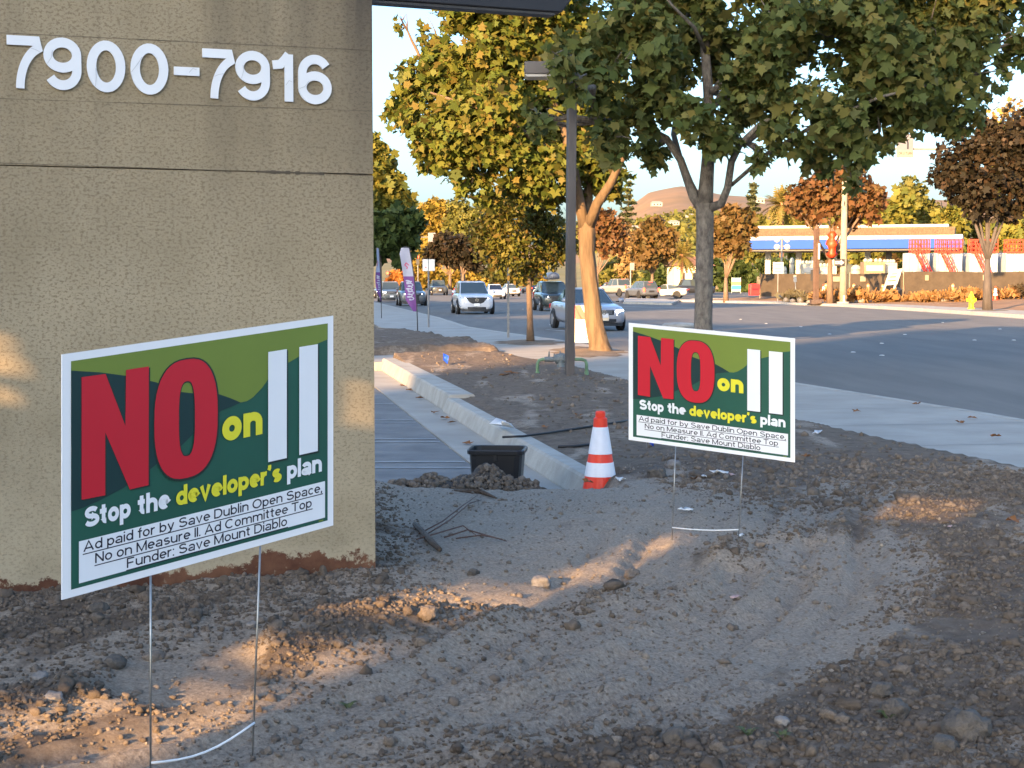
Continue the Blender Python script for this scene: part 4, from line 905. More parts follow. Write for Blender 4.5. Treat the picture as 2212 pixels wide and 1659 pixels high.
    # mirrors
    for s in (1, -1):
        mr = MB().lathe([(.01, -.1), (.07, -.07), (.085, .0), (.07, .08), (.01, .1)], (x0-.2, s*(w+.1), z0+.1), 10, 'y').build('mirror', body, r, smooth=True)
        MB().box((x0-.2, s*(w-.01), z0+.05), (.06, .14, .04)).build('mirror_stalk', m_trim, mr)
    # rear
    xb = K['sec'][0][0]; hb = K['sec'][0][1]; zb = K['sec'][1][3]
    for s in (1, -1):
        MB().box((xb-.0, s*(hb-.0), zb-.16), (.12, .16, .34 if kind in ('suv', 'pickup') else .16)).build('tail_light', m_tl if brake else m_tl0, r, bevel=.02)
    if brake: MB().box((x3+.12 if kind != 'pickup' else x2, 0, z2-.05), (.1, .3, .05)).build('brake_light', m_tl, r)
    MB().box((xb-.01, 0, zb-.3), (.05, .5, .16)).build('plate_recess', m_trim, r)
    for s in (1, -1):
        for x in ((mid+.25, mid-.55) if kind != 'coupe' else (mid-.1,)): MB().box((x, s*(w-.012), z0-.1), (.18, .03, .03)).build('door_handle', body, r)
    return r
def onroad(px, py, z=0.0): return gr(px, py, z)
HD = Vector((.14, -1))
def back(p, head, d): h = Vector((head[0], head[1], 0)).normalized(); return p-h*d
p = back(onroad(1029, 679), (.13, -1), 2.0); c1 = vehicle('suv', p, (.13, -1), 'white crossover coming down the middle lane with its headlights on', (.5, .52, .56))
# wing badge
f = lambda u, v, h: (2.285+h, -u, v)
mb = MB(); ribbon(mb, arc(0, .72, .085, .065, 0, 360, 18)[:-1], True, .018, f, .03); ribbon(mb, [(-.075, .735), (-.03, .735), (0, .70), (.03, .735), (.075, .735)], False, .018, f, .032); mb.build('emblem', m_chrome, c1)
p = back(onroad(1300, 715), (.2, -1), 2.1); c2 = vehicle('sedan', p, (.2, -1), 'silver sedan behind the sunlit trunk, round badge on its grille', (.27, .28, .32), front='small', lit=True)
f = lambda u, v, h: (2.37+h, -u, v)
mb = MB(); cz = .62
ribbon(mb, arc(0, cz, .072, .072, 0, 360, 22)[:-1], True, .016, f, .03); ribbon(mb, [(-.03, cz+.062), (0, cz+.012), (.03, cz+.062)], False, .014, f, .031); ribbon(mb, [(-.062, cz+.03), (-.028, cz-.058), (0, cz-.0), (.028, cz-.058), (.062, cz+.03)], False, .014, f, .032); mb.build('emblem', m_chrome, c2)
MB().box((2.36, 0, .42), (.02, .34, .15)).build('licence_plate', M('warm plate', (.8, .66, .45), .5, .05), c2)
p = back(onroad(1205, 672), (.12, -1), 2.0); c3 = vehicle('suv', p, (.12, -1), 'dark green crossover with a grey cargo box on its roof', (.025, .035, .035))
cb = MB().loft([[Vector((x, y*wd_, z)) for y, z in ((.38, 1.76), (.42, 1.85), (.36, 2.1), (.1, 2.18), (-.1, 2.18), (-.36, 2.1), (-.42, 1.85), (-.38, 1.76))] for x, wd_ in ((-1.5, .6), (-1.4, .95), (-.2, 1), (.5, .9), (.75, .55))])
tag(cb.build('roof_box', M('roof box grey', (.16, .15, .16), .4, .1), smooth=True, sub=1, loc=p, rz=math.atan2(-1, .12)), 'grey cargo box strapped on the roof of the dark green crossover', 'roof box')
p = back(onroad(1072, 648), HD, 2); vehicle('sedan', p+Vector((0, 8, 0)), HD, 'smooth white sedan half hidden behind the white crossover', (.6, .62, .66), front='none', glass=M('black glass', (.01, .012, .018), .05, 0, spec=.8), plate=False)
p = back(onroad(893, 661), HD, 2); vehicle('suv', p, HD, 'dark boxy car with bright headlights behind the feather flag', (.10, .11, .12), front='wide')
p = back(onroad(846, 653), HD, 2); vehicle('suv', p, HD, 'grey car with glaring headlights nearest the wall edge', (.12, .125, .12), front='small')
p = back(onroad(818, 650), HD, 2); vehicle('sedan', p+Vector((-1.2, 20, 0)), HD, 'dark car mostly hidden by the wall edge', (.04, .045, .06), front='small', detail=False)
p = back(onroad(950, 638), HD, 2.4); vehicle('pickup', p, HD, 'dark pickup truck far back between the feather flag and the white crossover', (.045, .055, .07), 'pickup truck', front='wide', lit=False, detail=False)
p = back(onroad(1003, 652), HD, 2); vehicle('suv', p+Vector((0, 10, 0)), HD, 'dark blue crossover whose roof shows over the white crossover', (.03, .045, .06), lit=False, detail=False)
p = onroad(1148, 634); vehicle('sedan', p, (-.3, 1), 'dark sedan with an amber light far back by the sign post', (.03, .03, .05), brake=True, detail=False)
p = onroad(1182, 640); vehicle('sedan', p, (-.5, 1), 'pale sedan partly hidden by the dark green crossover', (.5, .52, .55), lit=False, detail=False)
p = onroad(1100, 640); vehicle('sedan', p, (-.25, 1), 'pale silver sedan far back between white sedan and sign post', (.45, .46, .48), lit=False, detail=False)
# side street beyond the median, ground a little higher
p = gr(1318, 632, .15); vehicle('sedan', p+Vector((0, 3, 0)), (-.25, 1), 'dark red sedan waiting beyond the median with its brake lights on', (.16, .012, .02), brake=True, detail=False)
p = at(1338, 634, 165); p.z = .1; vehicle('pickup', p, (-.5, 1), 'pale silver pickup truck beside the red sedan', (.24, .23, .22), 'pickup truck', brake=True, lit=False, detail=False)
p = at(1386, 640, 146); p.z = .05; vehicle('suv', p, (-.35, 1), 'grey crossover braking behind the median tree', (.085, .095, .115), brake=True, lit=False)
p = at(1436, 638, 152); p.z = .05; vehicle('coupe', p, (-1, .25), 'white coupe turning beside the median', (.45, .46, .47), brake=False, lit=False, detail=False)
p = at(1488, 626, 172); p.z = .05; vehicle('pickup', p, (1, .1), 'black pickup truck seen from the side left of the plane tree trunk', (.02, .022, .028), 'pickup truck', lit=False, detail=False)
# ------------------------------------------------------------------ trees
LEAF = {
 'plane': [(0, 0), (.16, -.02), (.48, .1), (.3, .28), (.56, .52), (.26, .6), (.16, .7), (0, 1.0), (-.16, .7), (-.26, .6), (-.56, .52), (-.3, .28), (-.48, .1), (-.16, -.02)],
 'oval': [(0, 0), (.2, .22), (.24, .5), (.14, .8), (0, 1), (-.14, .8), (-.24, .5), (-.2, .22)],
 'clump': [(0, 0), (.35, .1), (.5, .5), (.2, .62), (.28, .95), (-.1, .8), (-.4, .9), (-.36, .5), (-.55, .25)],
 'needle': [(0, 0), (.12, .3), (.05, 1), (-.05, 1), (-.12, .3)],
}
def leaves(name, P, size, shape, mat, parent, out=None, droop=.0, seed=0, flatn=.5):
    g = np.random.default_rng(seed); n = len(P); T = np.array(LEAF[shape]); k = len(T)
    nr = g.normal(0, 1, (n, 3)); nr[:, 2] += flatn
    if out is not None: nr += out*.9
    nr /= np.linalg.norm(nr, axis=1)[:, None]
    d = g.normal(0, 1, (n, 3)); d[:, 2] -= droop
    if out is not None: d += out*.5
    d -= nr*(d*nr).sum(1)[:, None]; d /= np.linalg.norm(d, axis=1)[:, None]; s = np.cross(nr, d)
    sz = size*np.clip(np.exp(g.normal(-.05, .36, n)), .4, 1.9)
    curl = g.uniform(-.1, .35, n)
    V = P[:, None]+sz[:, None, None]*(s[:, None]*T[None, :, 0, None]+d[:, None]*T[None, :, 1, None]-nr[:, None]*(np.abs(T[None, :, 0, None])*.35+(T[None, :, 1, None]**2)*curl[:, None, None]))
    return np_mesh(name, V.reshape(-1, 3), np.arange(n*k), np.full(n, k), mat, parent)
def blobpts(blobs, n, seed, fill=.45, gap=.0, gsc=1.4):
    """points in ellipsoids, biased to the shell, thinned by noise so that gaps open"""
    g = np.random.default_rng(seed); w = np.array([b[1][0]*b[1][1]*b[1][2] for b in blobs])**.8; w = w/w.sum()
    idx = g.choice(len(blobs), n, p=w); d = g.normal(0, 1, (n, 3)); d /= np.linalg.norm(d, axis=1)[:, None]
    r = g.uniform(0, 1, n)**fill
    C = np.array([b[0] for b in blobs]); Rr = np.array([b[1] for b in blobs])
    wob = 1+.35*(noise3(d*1.7+C[idx]*1.3, seed)-.5)*2*.7
    P = C[idx]+d*Rr[idx]*(r*wob)[:, None]
    keep = noise3(P*gsc, seed+3)*.65+noise3(P*gsc*2.3, seed+4)*.35 > gap
    return P[keep], d[keep]
def limb(mb, a, b, r0, r1, seed, n=6, wob=.12, seg=8):
    rr = random.Random(seed); a = Vector(a); b = Vector(b); L_ = (b-a).length
    pts = [a.lerp(b, i/n)+Vector((rr.uniform(-1, 1), rr.uniform(-1, 1), rr.uniform(-1, 1)))*wob*L_/n*(1 if 0 < i < n else 0)+Vector((0, 0, .12*L_*math.sin(PI*i/n)*.5)) for i in range(n+1)]
    mb.tube(pts, [r0+(r1-r0)*i/n for i in range(n+1)], seg); return pts
def tree(name, label, group, base, trunk, blobs, n, size, shape, lm, bm, seed, gap=.38, fill=.45, gsc=1.4, droop=.3, limbs=(), twigs=True, cat='tree', tsm=True, flatn=.5, ridge=0):
    base = Vector(base); root = empty(name, base, 0, label, cat, group); mb = MB()
    for k_, (pts, rad) in enumerate(trunk):
        if k_ == 0 and ridge:
            q = [Vector(p)-base for p in pts]; m_ = 9; P_ = [q[i].lerp(q[i+1], j/m_) for i in range(len(q)-1) for j in range(m_)]+[q[-1]]; R_ = [rad[i]+(rad[i+1]-rad[i])*j/m_ for i in range(len(q)-1) for j in range(m_)]+[rad[-1]]
            mb.tube(P_, R_, 40, True, ridge)
        else: mb.tube([Vector(p)-base for p in pts], rad, 12)
    top = Vector(trunk[0][0][-1])-base; B = [(np.array(Vector(c)-base), np.array(r)) for c, r in blobs]
    for k, (c, r) in enumerate(B):
        if twigs:
            src = top if not limbs else min((Vector(q)-base for q in limbs), key=lambda q: (q-Vector(c)).length)
            r0 = max(.012, trunk[0][1][-1]*.45)
            pts = limb(mb, src, Vector(c), r0, r0*.35, seed*31+k)
            rr = random.Random(seed*7+k)
            for q in range(5):
                v = Vector((rr.uniform(-1, 1), rr.uniform(-1, 1), rr.uniform(-.4, 1))); e = Vector(c)+Vector((v.x*r[0], v.y*r[1], v.z*r[2]))*.8
                limb(mb, pts[rr.randrange(2, len(pts))], e, r0*.35, r0*.1, seed*53+k*9+q, 5, .2, 5)
    mb.build('trunk', bm, root, smooth=True)
    P, d = blobpts(B, n, seed, fill, gap, gsc)
    leaves('crown', P, size, shape, lm, root, d, droop, seed, flatn)
    return root
def bl(Y, lst, dy=.8):
    """blobs (px, py, radius px, depth offset) at distance Y"""
    out = []
    for q in lst:
        px, py, rp = q[:3]; o = q[3] if len(q) > 3 else 0; rz_ = q[4] if len(q) > 4 else rp
        k = (Y+o)/FPX; out.append((at(px, py, Y+o), (rp*k, rp*k*dy, rz_*k)))
    return out
def tp(Y, pts, rad): return ([at(px, py, Y+(o[0] if o else 0)) for px, py, *o in pts], [r*Y/FPX for r in rad])
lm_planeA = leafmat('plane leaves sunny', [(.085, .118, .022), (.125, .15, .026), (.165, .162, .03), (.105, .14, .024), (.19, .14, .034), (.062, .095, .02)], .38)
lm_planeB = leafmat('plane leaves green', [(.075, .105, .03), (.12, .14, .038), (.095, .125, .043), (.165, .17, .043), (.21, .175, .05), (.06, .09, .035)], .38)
# big plane tree, trunk left of the far sign
YB = 26.0; g0 = at(1519, 790, YB); g0.z = .1
tk = [tp(YB, [(1519, 800), (1519, 700), (1521, 600), (1523, 500), (1522, 440)], [24, 19.5, 19, 18.5, 19]),
      tp(YB, [(1522, 450), (1527, 380), (1533, 300), (1530, 200), (1522, 90), (1519, -20), (1520, -160)], [18, 15, 13, 11, 10, 8, 5]),
      tp(YB, [(1518, 455), (1498, 425), (1484, 385), (1470, 345), (1440, 300), (1370, 262), (1300, 262), (1220, 270), (1150, 255, -.4)], [12, 10.5, 9.5, 8.5, 8, 7, 6, 5, 2.5]),
      tp(YB, [(1512, 440), (1490, 395, .3), (1468, 340, .5), (1455, 290, .6), (1462, 230, .8), (1440, 150, 1)], [9, 8, 7, 6, 5, 3]),
      tp(YB, [(1526, 452), (1558, 440, -.2), (1572, 405, -.4), (1580, 350, -.6), (1600, 310, -.8), (1640, 270, -1), (1740, 215, -1.2)], [11, 9, 8, 7.5, 6.5, 5, 2]),
      tp(YB, [(1531, 250), (1560, 200, -.4), (1590, 150, -.8), (1640, 85, -1), (1690, 30, -1)], [7, 6, 5.5, 4.5, 3]),
      tp(YB, [(1530, 210), (1560, 170, .3), (1600, 120, .5), (1680, 80, .8), (1850, 60, .8)], [6, 5.5, 5, 4, 2]),
      tp(YB, [(1580, 400, -.4), (1660, 330, -1), (1760, 270, -1), (1900, 210, -1.4), (2020, 180, -1)], [4, 4.5, 4, 3, 2]),
      tp(YB, [(1528, 120), (1500, 60, -.5), (1450, 10, -1), (1400, -60, -1)], [5, 4, 3, 2])]
bB = bl(YB, [(1385, 95, 105, -.8), (1300, 175, 75, -1), (1400, 215, 75, -.5), (1320, 300, 55, -.8), (1235, 130, 60, -1), (1470, 60, 70, 1), (1560, 20, 85, 0), (1640, 165, 85, -1), (1700, 60, 110, -1), (1840, 90, 120, -.8), (1930, 195, 105, -.6), (1790, 240, 95, -1), (1700, 280, 60, -1),
            (2040, 110, 95, 0), (2055, 215, 80, 0), (2130, 10, 80, .5), (1560, 300, 45, -1), (1490, 255, 55, -1), (1850, 310, 55, -1), (1900, 285, 50, -.5), (1780, 340, 45, -.6), (1410, 330, 40, .3), (2150, -60, 90, 0), (1900, -60, 120, 0), (1650, -90, 120, 0), (1400, -80, 120, 0), (1845, 390, 26, -1), (1640, 340, 26, -1.2), (1440, 150, 60, .8), (1600, 230, 50, .8), (1160, 262, 34, -.4), (1215, 140, 34, -3.7), (1240, 190, 30, -3.6), (2190, 90, 50, 0), (2100, 40, 80, 0), (2000, 30, 90, 0), (2120, 160, 60, 0), (1990, 235, 45, -.3), (1560, 120, 60, 1), (1350, 60, 80, 0)], 1.0)
lpts = [at(*q, YB) for q in ((1300, 262), (1440, 300), (1462, 230), (1600, 310), (1640, 85), (1740, 215), (1850, 60), (1900, 210), (2020, 180), (1530, 200), (1522, 0), (1400, -60))]
tree('plane_tree', 'big shaded plane tree whose straight trunk rises behind the far campaign sign', 'street trees', (g0.x, YB, .1), tk, bB, 33000, .15, 'plane', lm_planeB, m_barkp, 11, .39, .5, 1.5, .5, lpts, ridge=.012)
# sunlit plane tree with the leaning trunk
YA = 32.1; gA = at(1292, 762, YA)
tk = [tp(YA, [(1299, 775), (1294, 745), (1285, 705), (1276, 626), (1268, 550), (1268, 500), (1268, 465)], [31, 22, 19.5, 17, 16.5, 18, 11]),
      tp(YA, [(1264, 490), (1250, 430), (1240, 370), (1220, 290), (1190, 200), (1150, 90)], [14, 12, 10, 8, 6, 3]),
      tp(YA, [(1272, 490), (1290, 440, -.3), (1320, 395, -.6), (1345, 340, -.8), (1360, 260, -1)], [13, 11, 9, 7, 4]),
      tp(YA, [(1266, 485), (1270, 420, .6), (1275, 340, 1), (1270, 220, 1.2), (1260, 100, 1)], [12, 10, 8, 6, 3]),
      tp(YA, [(1240, 370), (1180, 320, -.6), (1110, 270, -1), (1020, 230, -1.2), (930, 200, -1)], [6, 6, 5, 4, 2]),
      tp(YA, [(1245, 400), (1200, 375, .3), (1120, 350, .5), (1030, 340, .5)], [5, 4.5, 4, 2])]
bA = bl(YA, [(900, 175, 55, 0), (925, 265, 70, -.3), (985, 150, 80, .2), (960, 80, 60, .5), (1070, 110, 100, 0), (1060, 230, 95, -1), (985, 330, 62, -.4), (1080, 330, 75, -.8), (1020, 395, 42, -.4), (1160, 250, 85, .3), (1170, 360, 72, -.4), (1180, 120, 90, .6), (1120, 30, 90, .5), (1010, 20, 60, .3), (868, 45, 22, 0), (1260, 330, 70, .6), (1240, 420, 42, .8), (1280, 230, 90, 1), (1320, 390, 48, .6), (1130, 415, 45, .6),
            (980, 270, 60, -1), (1000, -60, 110, 0), (1160, -80, 130, 0), (1230, 60, 90, 1), (870, 235, 40, .3), (925, 340, 40, .2), (1060, 425, 30, 0), (1190, 430, 35, .3)], 1.0)
lpts = [at(*q, YA) for q in ((1240, 370), (1190, 200), (1150, 90), (1320, 395), (1110, 270), (1020, 230), (930, 200), (1120, 350), (1030, 340), (1270, 220))]
tree('plane_tree', 'sunlit yellow green plane tree with a leaning thick trunk', 'street trees', (gA.x, YA, .15), tk, bA, 31000, .145, 'plane', lm_planeA, m_barka, 23, .39, .42, 1.4, .5, lpts, ridge=.03)
# small round tree
YC = 37.0
lm_small = leafmat('pear leaves', [(.09, .105, .018), (.14, .135, .025), (.165, .11, .032), (.075, .09, .018), (.19, .17, .045), (.05, .065, .015)], .3, .4)
tk = [tp(YC, [(1146, 742), (1145, 700), (1144, 660), (1142, 610), (1138, 560), (1125, 500)], [10, 7, 6.5, 6, 5, 3]), tp(YC, [(1142, 625), (1160, 585, .2), (1180, 530, .3)], [5, 4, 2.5])]
bC = bl(YC, [(1075, 470, 52, 0), (1130, 450, 50, .3), (1180, 480, 52, 0), (1050, 530, 42, -.3), (1110, 530, 60, -.5), (1165, 540, 50, 0), (1210, 520, 40, .4), (1130, 585, 35, 0), (1035, 500, 28, 0), (1195, 552, 28, .2), (1100, 425, 30, .2), (1165, 435, 36, .3), (1080, 570, 30, 0)], 1.0)
tree('street_tree', 'small round street tree with yellow green glossy leaves', 'street trees', at(1146, 740, YC), tk, bC, 9500, .115, 'oval', lm_small, m_barkm, 5, .36, .5, 2.2, .4)
# crape myrtles, russet, with pale forked trunks
lm_rus = [leafmat('russet leaves', [(.115, .055, .024), (.155, .075, .03), (.09, .05, .022), (.13, .085, .03)], .2), leafmat('russet green leaves', [(.11, .066, .024), (.145, .086, .03), (.09, .07, .022), (.13, .075, .03)], .2), leafmat('dark plum leaves', [(.016, .014, .009), (.026, .02, .012), (.02, .018, .01), (.05, .03, .016)], .12)]  # plum leaf tones lowered to stand in for shade on the far right crown
def myrtle(px, ybase, Y, crown, label, mat, n, seed, size=.28, fork=None, rad=5, bark=None, z=None, gap=.33):
    b = at(px, ybase, Y); tops = crown
    fy = fork or ybase-60
    tk = [tp(Y, [(px, ybase+3), (px, (ybase+fy)/2), (px, fy)], [rad*1.2, rad*.9, rad*.6])]
    rr = random.Random(seed)
    for k, q in enumerate(rr.sample(tops, min(6, len(tops)))):
        tk.append(tp(Y, [(px, fy+3), (px*.72+q[0]*.28, fy*.7+q[1]*.3+4), (px*.4+q[0]*.6, fy*.38+q[1]*.62), (q[0], q[1])], [rad*.5, rad*.36, rad*.26, rad*.1]))
    tree('myrtle_tree', label, 'street trees', b, tk, bl(Y, crown), n, size, 'clump', mat, bark or m_barkm, seed, gap, .5, 1.0, .1, twigs=False)
myrtle(1409, 642, 150, [(1390, 520, 26, 0), (1425, 515, 30, 0), (1410, 490, 24, 0), (1440, 540, 22, 0), (1378, 545, 18, 0), (1400, 555, 24, -1), (1450, 510, 16)], 'russet tree on the median in front of the grey crossover', lm_rus[1], 2600, 31, .42, 590, 4.5)
myrtle(1568, 652, 121, [(1560, 490, 34, 0), (1600, 480, 30, 0), (1585, 510, 34, 0), (1615, 505, 18, 0), (1555, 530, 24, 0), (1600, 530, 20, -1), (1580, 460, 22, 0)], 'russet tree with a pale forked trunk right of the big plane trunk', lm_rus[1], 3200, 32, .34, 600, 5.5)
myrtle(1793, 657, 107, [(1740, 420, 38, 0), (1790, 400, 46, 0), (1850, 410, 46, 0), (1880, 440, 36, 0), (1760, 460, 30, 0), (1810, 450, 40, 0), (1720, 445, 24, 0), (1845, 465, 30, 1), (1790, 375, 26, 0), (1895, 415, 22, 0)], 'tall russet tree between the two poles across the road', lm_rus[0], 4200, 33, .34, 560, 7)
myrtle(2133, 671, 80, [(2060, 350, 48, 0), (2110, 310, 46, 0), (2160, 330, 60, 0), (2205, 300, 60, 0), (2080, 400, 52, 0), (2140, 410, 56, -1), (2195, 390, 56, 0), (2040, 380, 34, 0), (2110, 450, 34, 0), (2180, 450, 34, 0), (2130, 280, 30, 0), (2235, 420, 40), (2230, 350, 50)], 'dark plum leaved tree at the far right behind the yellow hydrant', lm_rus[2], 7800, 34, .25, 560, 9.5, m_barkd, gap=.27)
myrtle(1290, 640, 175, [(1300, 480, 34, 0), (1330, 500, 30, 0), (1275, 500, 28, 0), (1310, 520, 30, 0), (1340, 530, 20, 0)], 'russet tree glimpsed right of the leaning plane trunk', lm_rus[0], 2200, 35, .45, 590, 4)
myrtle(1358, 640, 190, [(1365, 520, 26, 0), (1355, 545, 24, 0), (1375, 560, 22, 0), (1350, 580, 20)], 'pale tan tree left of the median tree', leafmat('tan leaves', [(.26, .18, .07), (.32, .2, .08), (.2, .14, .06)], .2), 1700, 36, .45, 600, 3)
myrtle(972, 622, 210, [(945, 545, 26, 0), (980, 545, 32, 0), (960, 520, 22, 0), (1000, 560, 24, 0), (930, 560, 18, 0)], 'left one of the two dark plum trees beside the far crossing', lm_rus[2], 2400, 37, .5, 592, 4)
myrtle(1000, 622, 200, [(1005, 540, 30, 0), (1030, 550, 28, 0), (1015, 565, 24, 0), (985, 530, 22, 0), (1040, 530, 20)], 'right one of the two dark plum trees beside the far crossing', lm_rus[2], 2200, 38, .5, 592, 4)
# left background street trees
lm_gold = leafmat('golden leaves', [(.22, .165, .03), (.27, .19, .035), (.18, .15, .03), (.25, .15, .035)], .3); lm_yg = leafmat('yellow green leaves', [(.15, .145, .028), (.2, .17, .03), (.12, .13, .026), (.09, .11, .024)], .3)
lm_dg = leafmat('deep green leaves', [(.03, .05, .016), (.05, .075, .02), (.065, .085, .025), (.04, .06, .02)], .2); lm_mg = leafmat('mid green leaves', [(.09, .1, .025), (.13, .13, .03), (.17, .15, .035), (.08, .09, .03)], .25)
def bgtree(px, ybase, Y, crown, label, mat, n, size, seed, gap=.3, rad=6, group='background trees', name='background_tree', fill=.5, shape='clump'):
    b = at(px, ybase, Y); t = min(crown, key=lambda q: abs(q[0]-px)+abs(q[1]-ybase)*.3)
    tree(name, label, group, b, [tp(Y, [(px, ybase), (px, ybase*.6+t[1]*.4), (px, t[1])], [rad, rad*.8, rad*.5])], bl(Y, crown), n, size, shape, mat, m_bark, seed, gap, fill, .7, .1, twigs=False)
bgtree(800, 640, 96, [(800, 380, 50, 0), (825, 350, 34, 0), (838, 400, 42, 0), (862, 440, 40, 0), (800, 450, 60, 0), (880, 480, 26, 0), (800, 320, 34, 0)], 'tall yellow tree rising beside the wall edge', lm_yg, 6000, .36, 41)
bgtree(820, 640, 88, [(830, 500, 46, 0), (870, 490, 40, 0), (800, 520, 50, 0), (850, 540, 34, 0), (895, 480, 22, 0), (885, 520, 20)], 'dark green shaded tree at the wall edge', lm_dg, 5200, .34, 42, .25)
bgtree(935, 620, 260, [(920, 470, 26, 0), (945, 455, 28, 0), (960, 490, 30, 0), (930, 510, 30, 0), (905, 500, 18, 0), (965, 530, 28)], 'golden tree far down the street', lm_gold, 3600, .75, 43)
bgtree(918, 625, 230, [(905, 560, 22, 0), (925, 575, 26, 0), (915, 600, 24), (895, 590, 20), (940, 600, 18)], 'low golden tree behind the feather flag', lm_gold, 2400, .65, 44)
bgtree(1000, 620, 240, [(990, 450, 26, 0), (1010, 480, 36, 0), (1000, 510, 36, 0), (1030, 470, 30, 0), (975, 490, 20), (1050, 500, 30)], 'olive green tree far behind the small round tree', lm_mg, 3400, .6, 45)
bgtree(1010, 622, 280, [(980, 600, 22), (1020, 595, 26), (1060, 600, 28), (1100, 600, 26), (1150, 595, 30)], 'row of golden bushes under the dark plum trees', lm_gold, 2600, .8, 46, group='background shrubs', name='shrub')
bgtree(862, 630, 200, [(868, 600, 20), (850, 605, 16), (878, 590, 14)], 'orange bush behind the grey car', leafmat('orange leaves', [(.34, .12, .03), (.4, .16, .04), (.28, .12, .03)], .2), 1200, .5, 47, group='background shrubs', name='shrub')
for i, (px, Y, top, wd_, mt, lb) in enumerate([(1240, 300, 470, 50, lm_mg, 'green tree far behind the leaning plane trunk'), (1330, 310, 560, 50, lm_mg, 'green tree far behind the side street, left'), (1430, 300, 565, 44, lm_dg, 'dark green tree behind the white coupe'), (1500, 280, 540, 40, lm_yg, 'yellow green tree behind the black pickup truck'), (1550, 260, 560, 46, lm_dg, 'dark tree behind the pale forked trunk'), (1600, 250, 565, 42, lm_dg, 'dark tree left of the blue canopy')]):
    rr = random.Random(i); cr = [(px+rr.uniform(-.6, .6)*wd_, top+wd_*.5+rr.uniform(-.2, 1.0)*wd_*.7, wd_*rr.uniform(.45, .65)) for k in range(6)]
    bgtree(px, 625, Y, cr, lb, mt, 2400, .85, 60+i)
# trees behind the canopy on the right
for i, (px, Y, top, bot, wd_, mt, lb) in enumerate([(1640, 230, 470, 560, 34, lm_mg, 'green tree behind the left end of the blue canopy'), (1725, 240, 445, 560, 40, lm_yg, 'yellow green tree right of the tall palm'), (1800, 250, 440, 560, 46, lm_mg, 'green tree behind the middle of the canopy'), (1875, 240, 450, 560, 42, lm_yg, 'bright yellow green tree behind the concrete pole'),
        (1930, 260, 415, 560, 48, lm_yg, 'tall yellow green tree behind the canopy'), (1990, 270, 400, 560, 50, lm_mg, 'tall green tree behind the right end of the canopy'), (2045, 250, 440, 560, 46, lm_yg, 'yellow green tree behind the red railings'), (2110, 260, 450, 560, 50, lm_mg, 'green tree behind the dark plum tree'), (2180, 250, 455, 560, 50, lm_yg, 'yellow green tree at the right edge behind the tanks'), (2215, 300, 230, 400, 80, leafmat('amber leaves', [(.34, .22, .07), (.4, .26, .09), (.28, .2, .06)], .3), 'tall amber tree high at the right edge'), (2160, 290, 270, 420, 50, lm_mg, 'tall olive tree half hidden by the dark plum tree')]):
    rr = random.Random(i+50); cr = [(px+rr.uniform(-.55, .55)*wd_, top+wd_*.45+(bot-top-wd_*.6)*k/6, wd_*rr.uniform(.5, .72)) for k in range(7)]
    bgtree(px, 620, Y, cr, lb, mt, 3000, .8, 80+i)
for i, (px, Y, top, wd_) in enumerate([(1660, 172, 560, 26), (1700, 175, 556, 30), (1785, 178, 560, 30), (1925, 172, 552, 34), (1960, 170, 560, 30)]):
    rr = random.Random(i+90); cr = [(px+rr.uniform(-.6, .6)*wd_, top+wd_*.4+rr.uniform(0, .8)*wd_, wd_*rr.uniform(.45, .6)) for k in range(6)]
    bgtree(px, 622, Y, cr, ['dark bush under the left end of the canopy', 'dark bush left of the floodlight pole', 'brown bush below the canopy behind the poles', 'brown green bush left of the red stairs', 'low green bush beside the first red stair'][i], [lm_dg, lm_dg, lm_rus[1], lm_rus[1], lm_yg][i], 1300, .5, 100+i, group='background shrubs', name='shrub')
# palms
m_palm = leafmat('palm fronds', [(.16, .14, .035), (.2, .15, .04), (.12, .12, .035), (.26, .17, .06)], .15); m_palmt = M('palm trunk', (.3, .15, .07), .9, .4, 3, .6, 8)
def palm(px, pyt, pyb, Y, Rf, label, seed, sh=False):
    b = at(px, pyb, Y); t = at(px, pyt, Y); r = empty('palm_tree', b, 0, label, 'palm', 'palms'); H = (t-b).z; rr = random.Random(seed)
    MB().tube([(0, 0, 0), (.05, 0, H*.5), (0, 0, H)], [Rf*.09, Rf*.08, Rf*.085], 10).build('trunk', m_palmt, r, smooth=True)
    MB().lathe([(Rf*.06, H-Rf*.25), (Rf*.15, H-Rf*.1), (Rf*.13, H+Rf*.05), (.02, H+Rf*.15)], n=10).build('crown_shaft', m_palmt, r, smooth=True)
    mb = MB()
    for k in range(70):
        az = rr.uniform(0, 2*PI); el = rr.uniform(-.9, 1.35) ; L_ = Rf*rr.uniform(.8, 1.1); d = Vector((math.cos(az), math.sin(az), 0)); sd_ = Vector((-d.y, d.x, 0)); n = 9; prev = None
        for i in range(n+1):
            s = i/n; p = Vector((0, 0, H))+d*L_*s*math.cos(el)*(1-.15*s)+Vector((0, 0, L_*(s*math.sin(el)-.45*s*s*math.cos(el))))
            w = Rf*.11*math.sin(PI*min(1, s*.85+.12))
            if prev is not None and i % 1 == 0:
                for sg in (-1, 1):
                    q = p+sd_*sg*w*1.6+Vector((0, 0, -w*.5))+d*w*1.1
                    mb.add([prev, p, q, prev+(q-p)*.8+d*.0], [(0, 1, 2)]); mb.add([prev.lerp(p, .5), p, q-d*w*.3], [(0, 1, 2)])
            prev = p
    mb.build('fronds', m_palm, r); return r
palm(1687, 442, 625, 190, 58*190/3322, 'tall date palm above the blue canopy', 3)
palm(1472, 552, 625, 185, 46*185/3322, 'short palm behind the black pickup truck', 4)
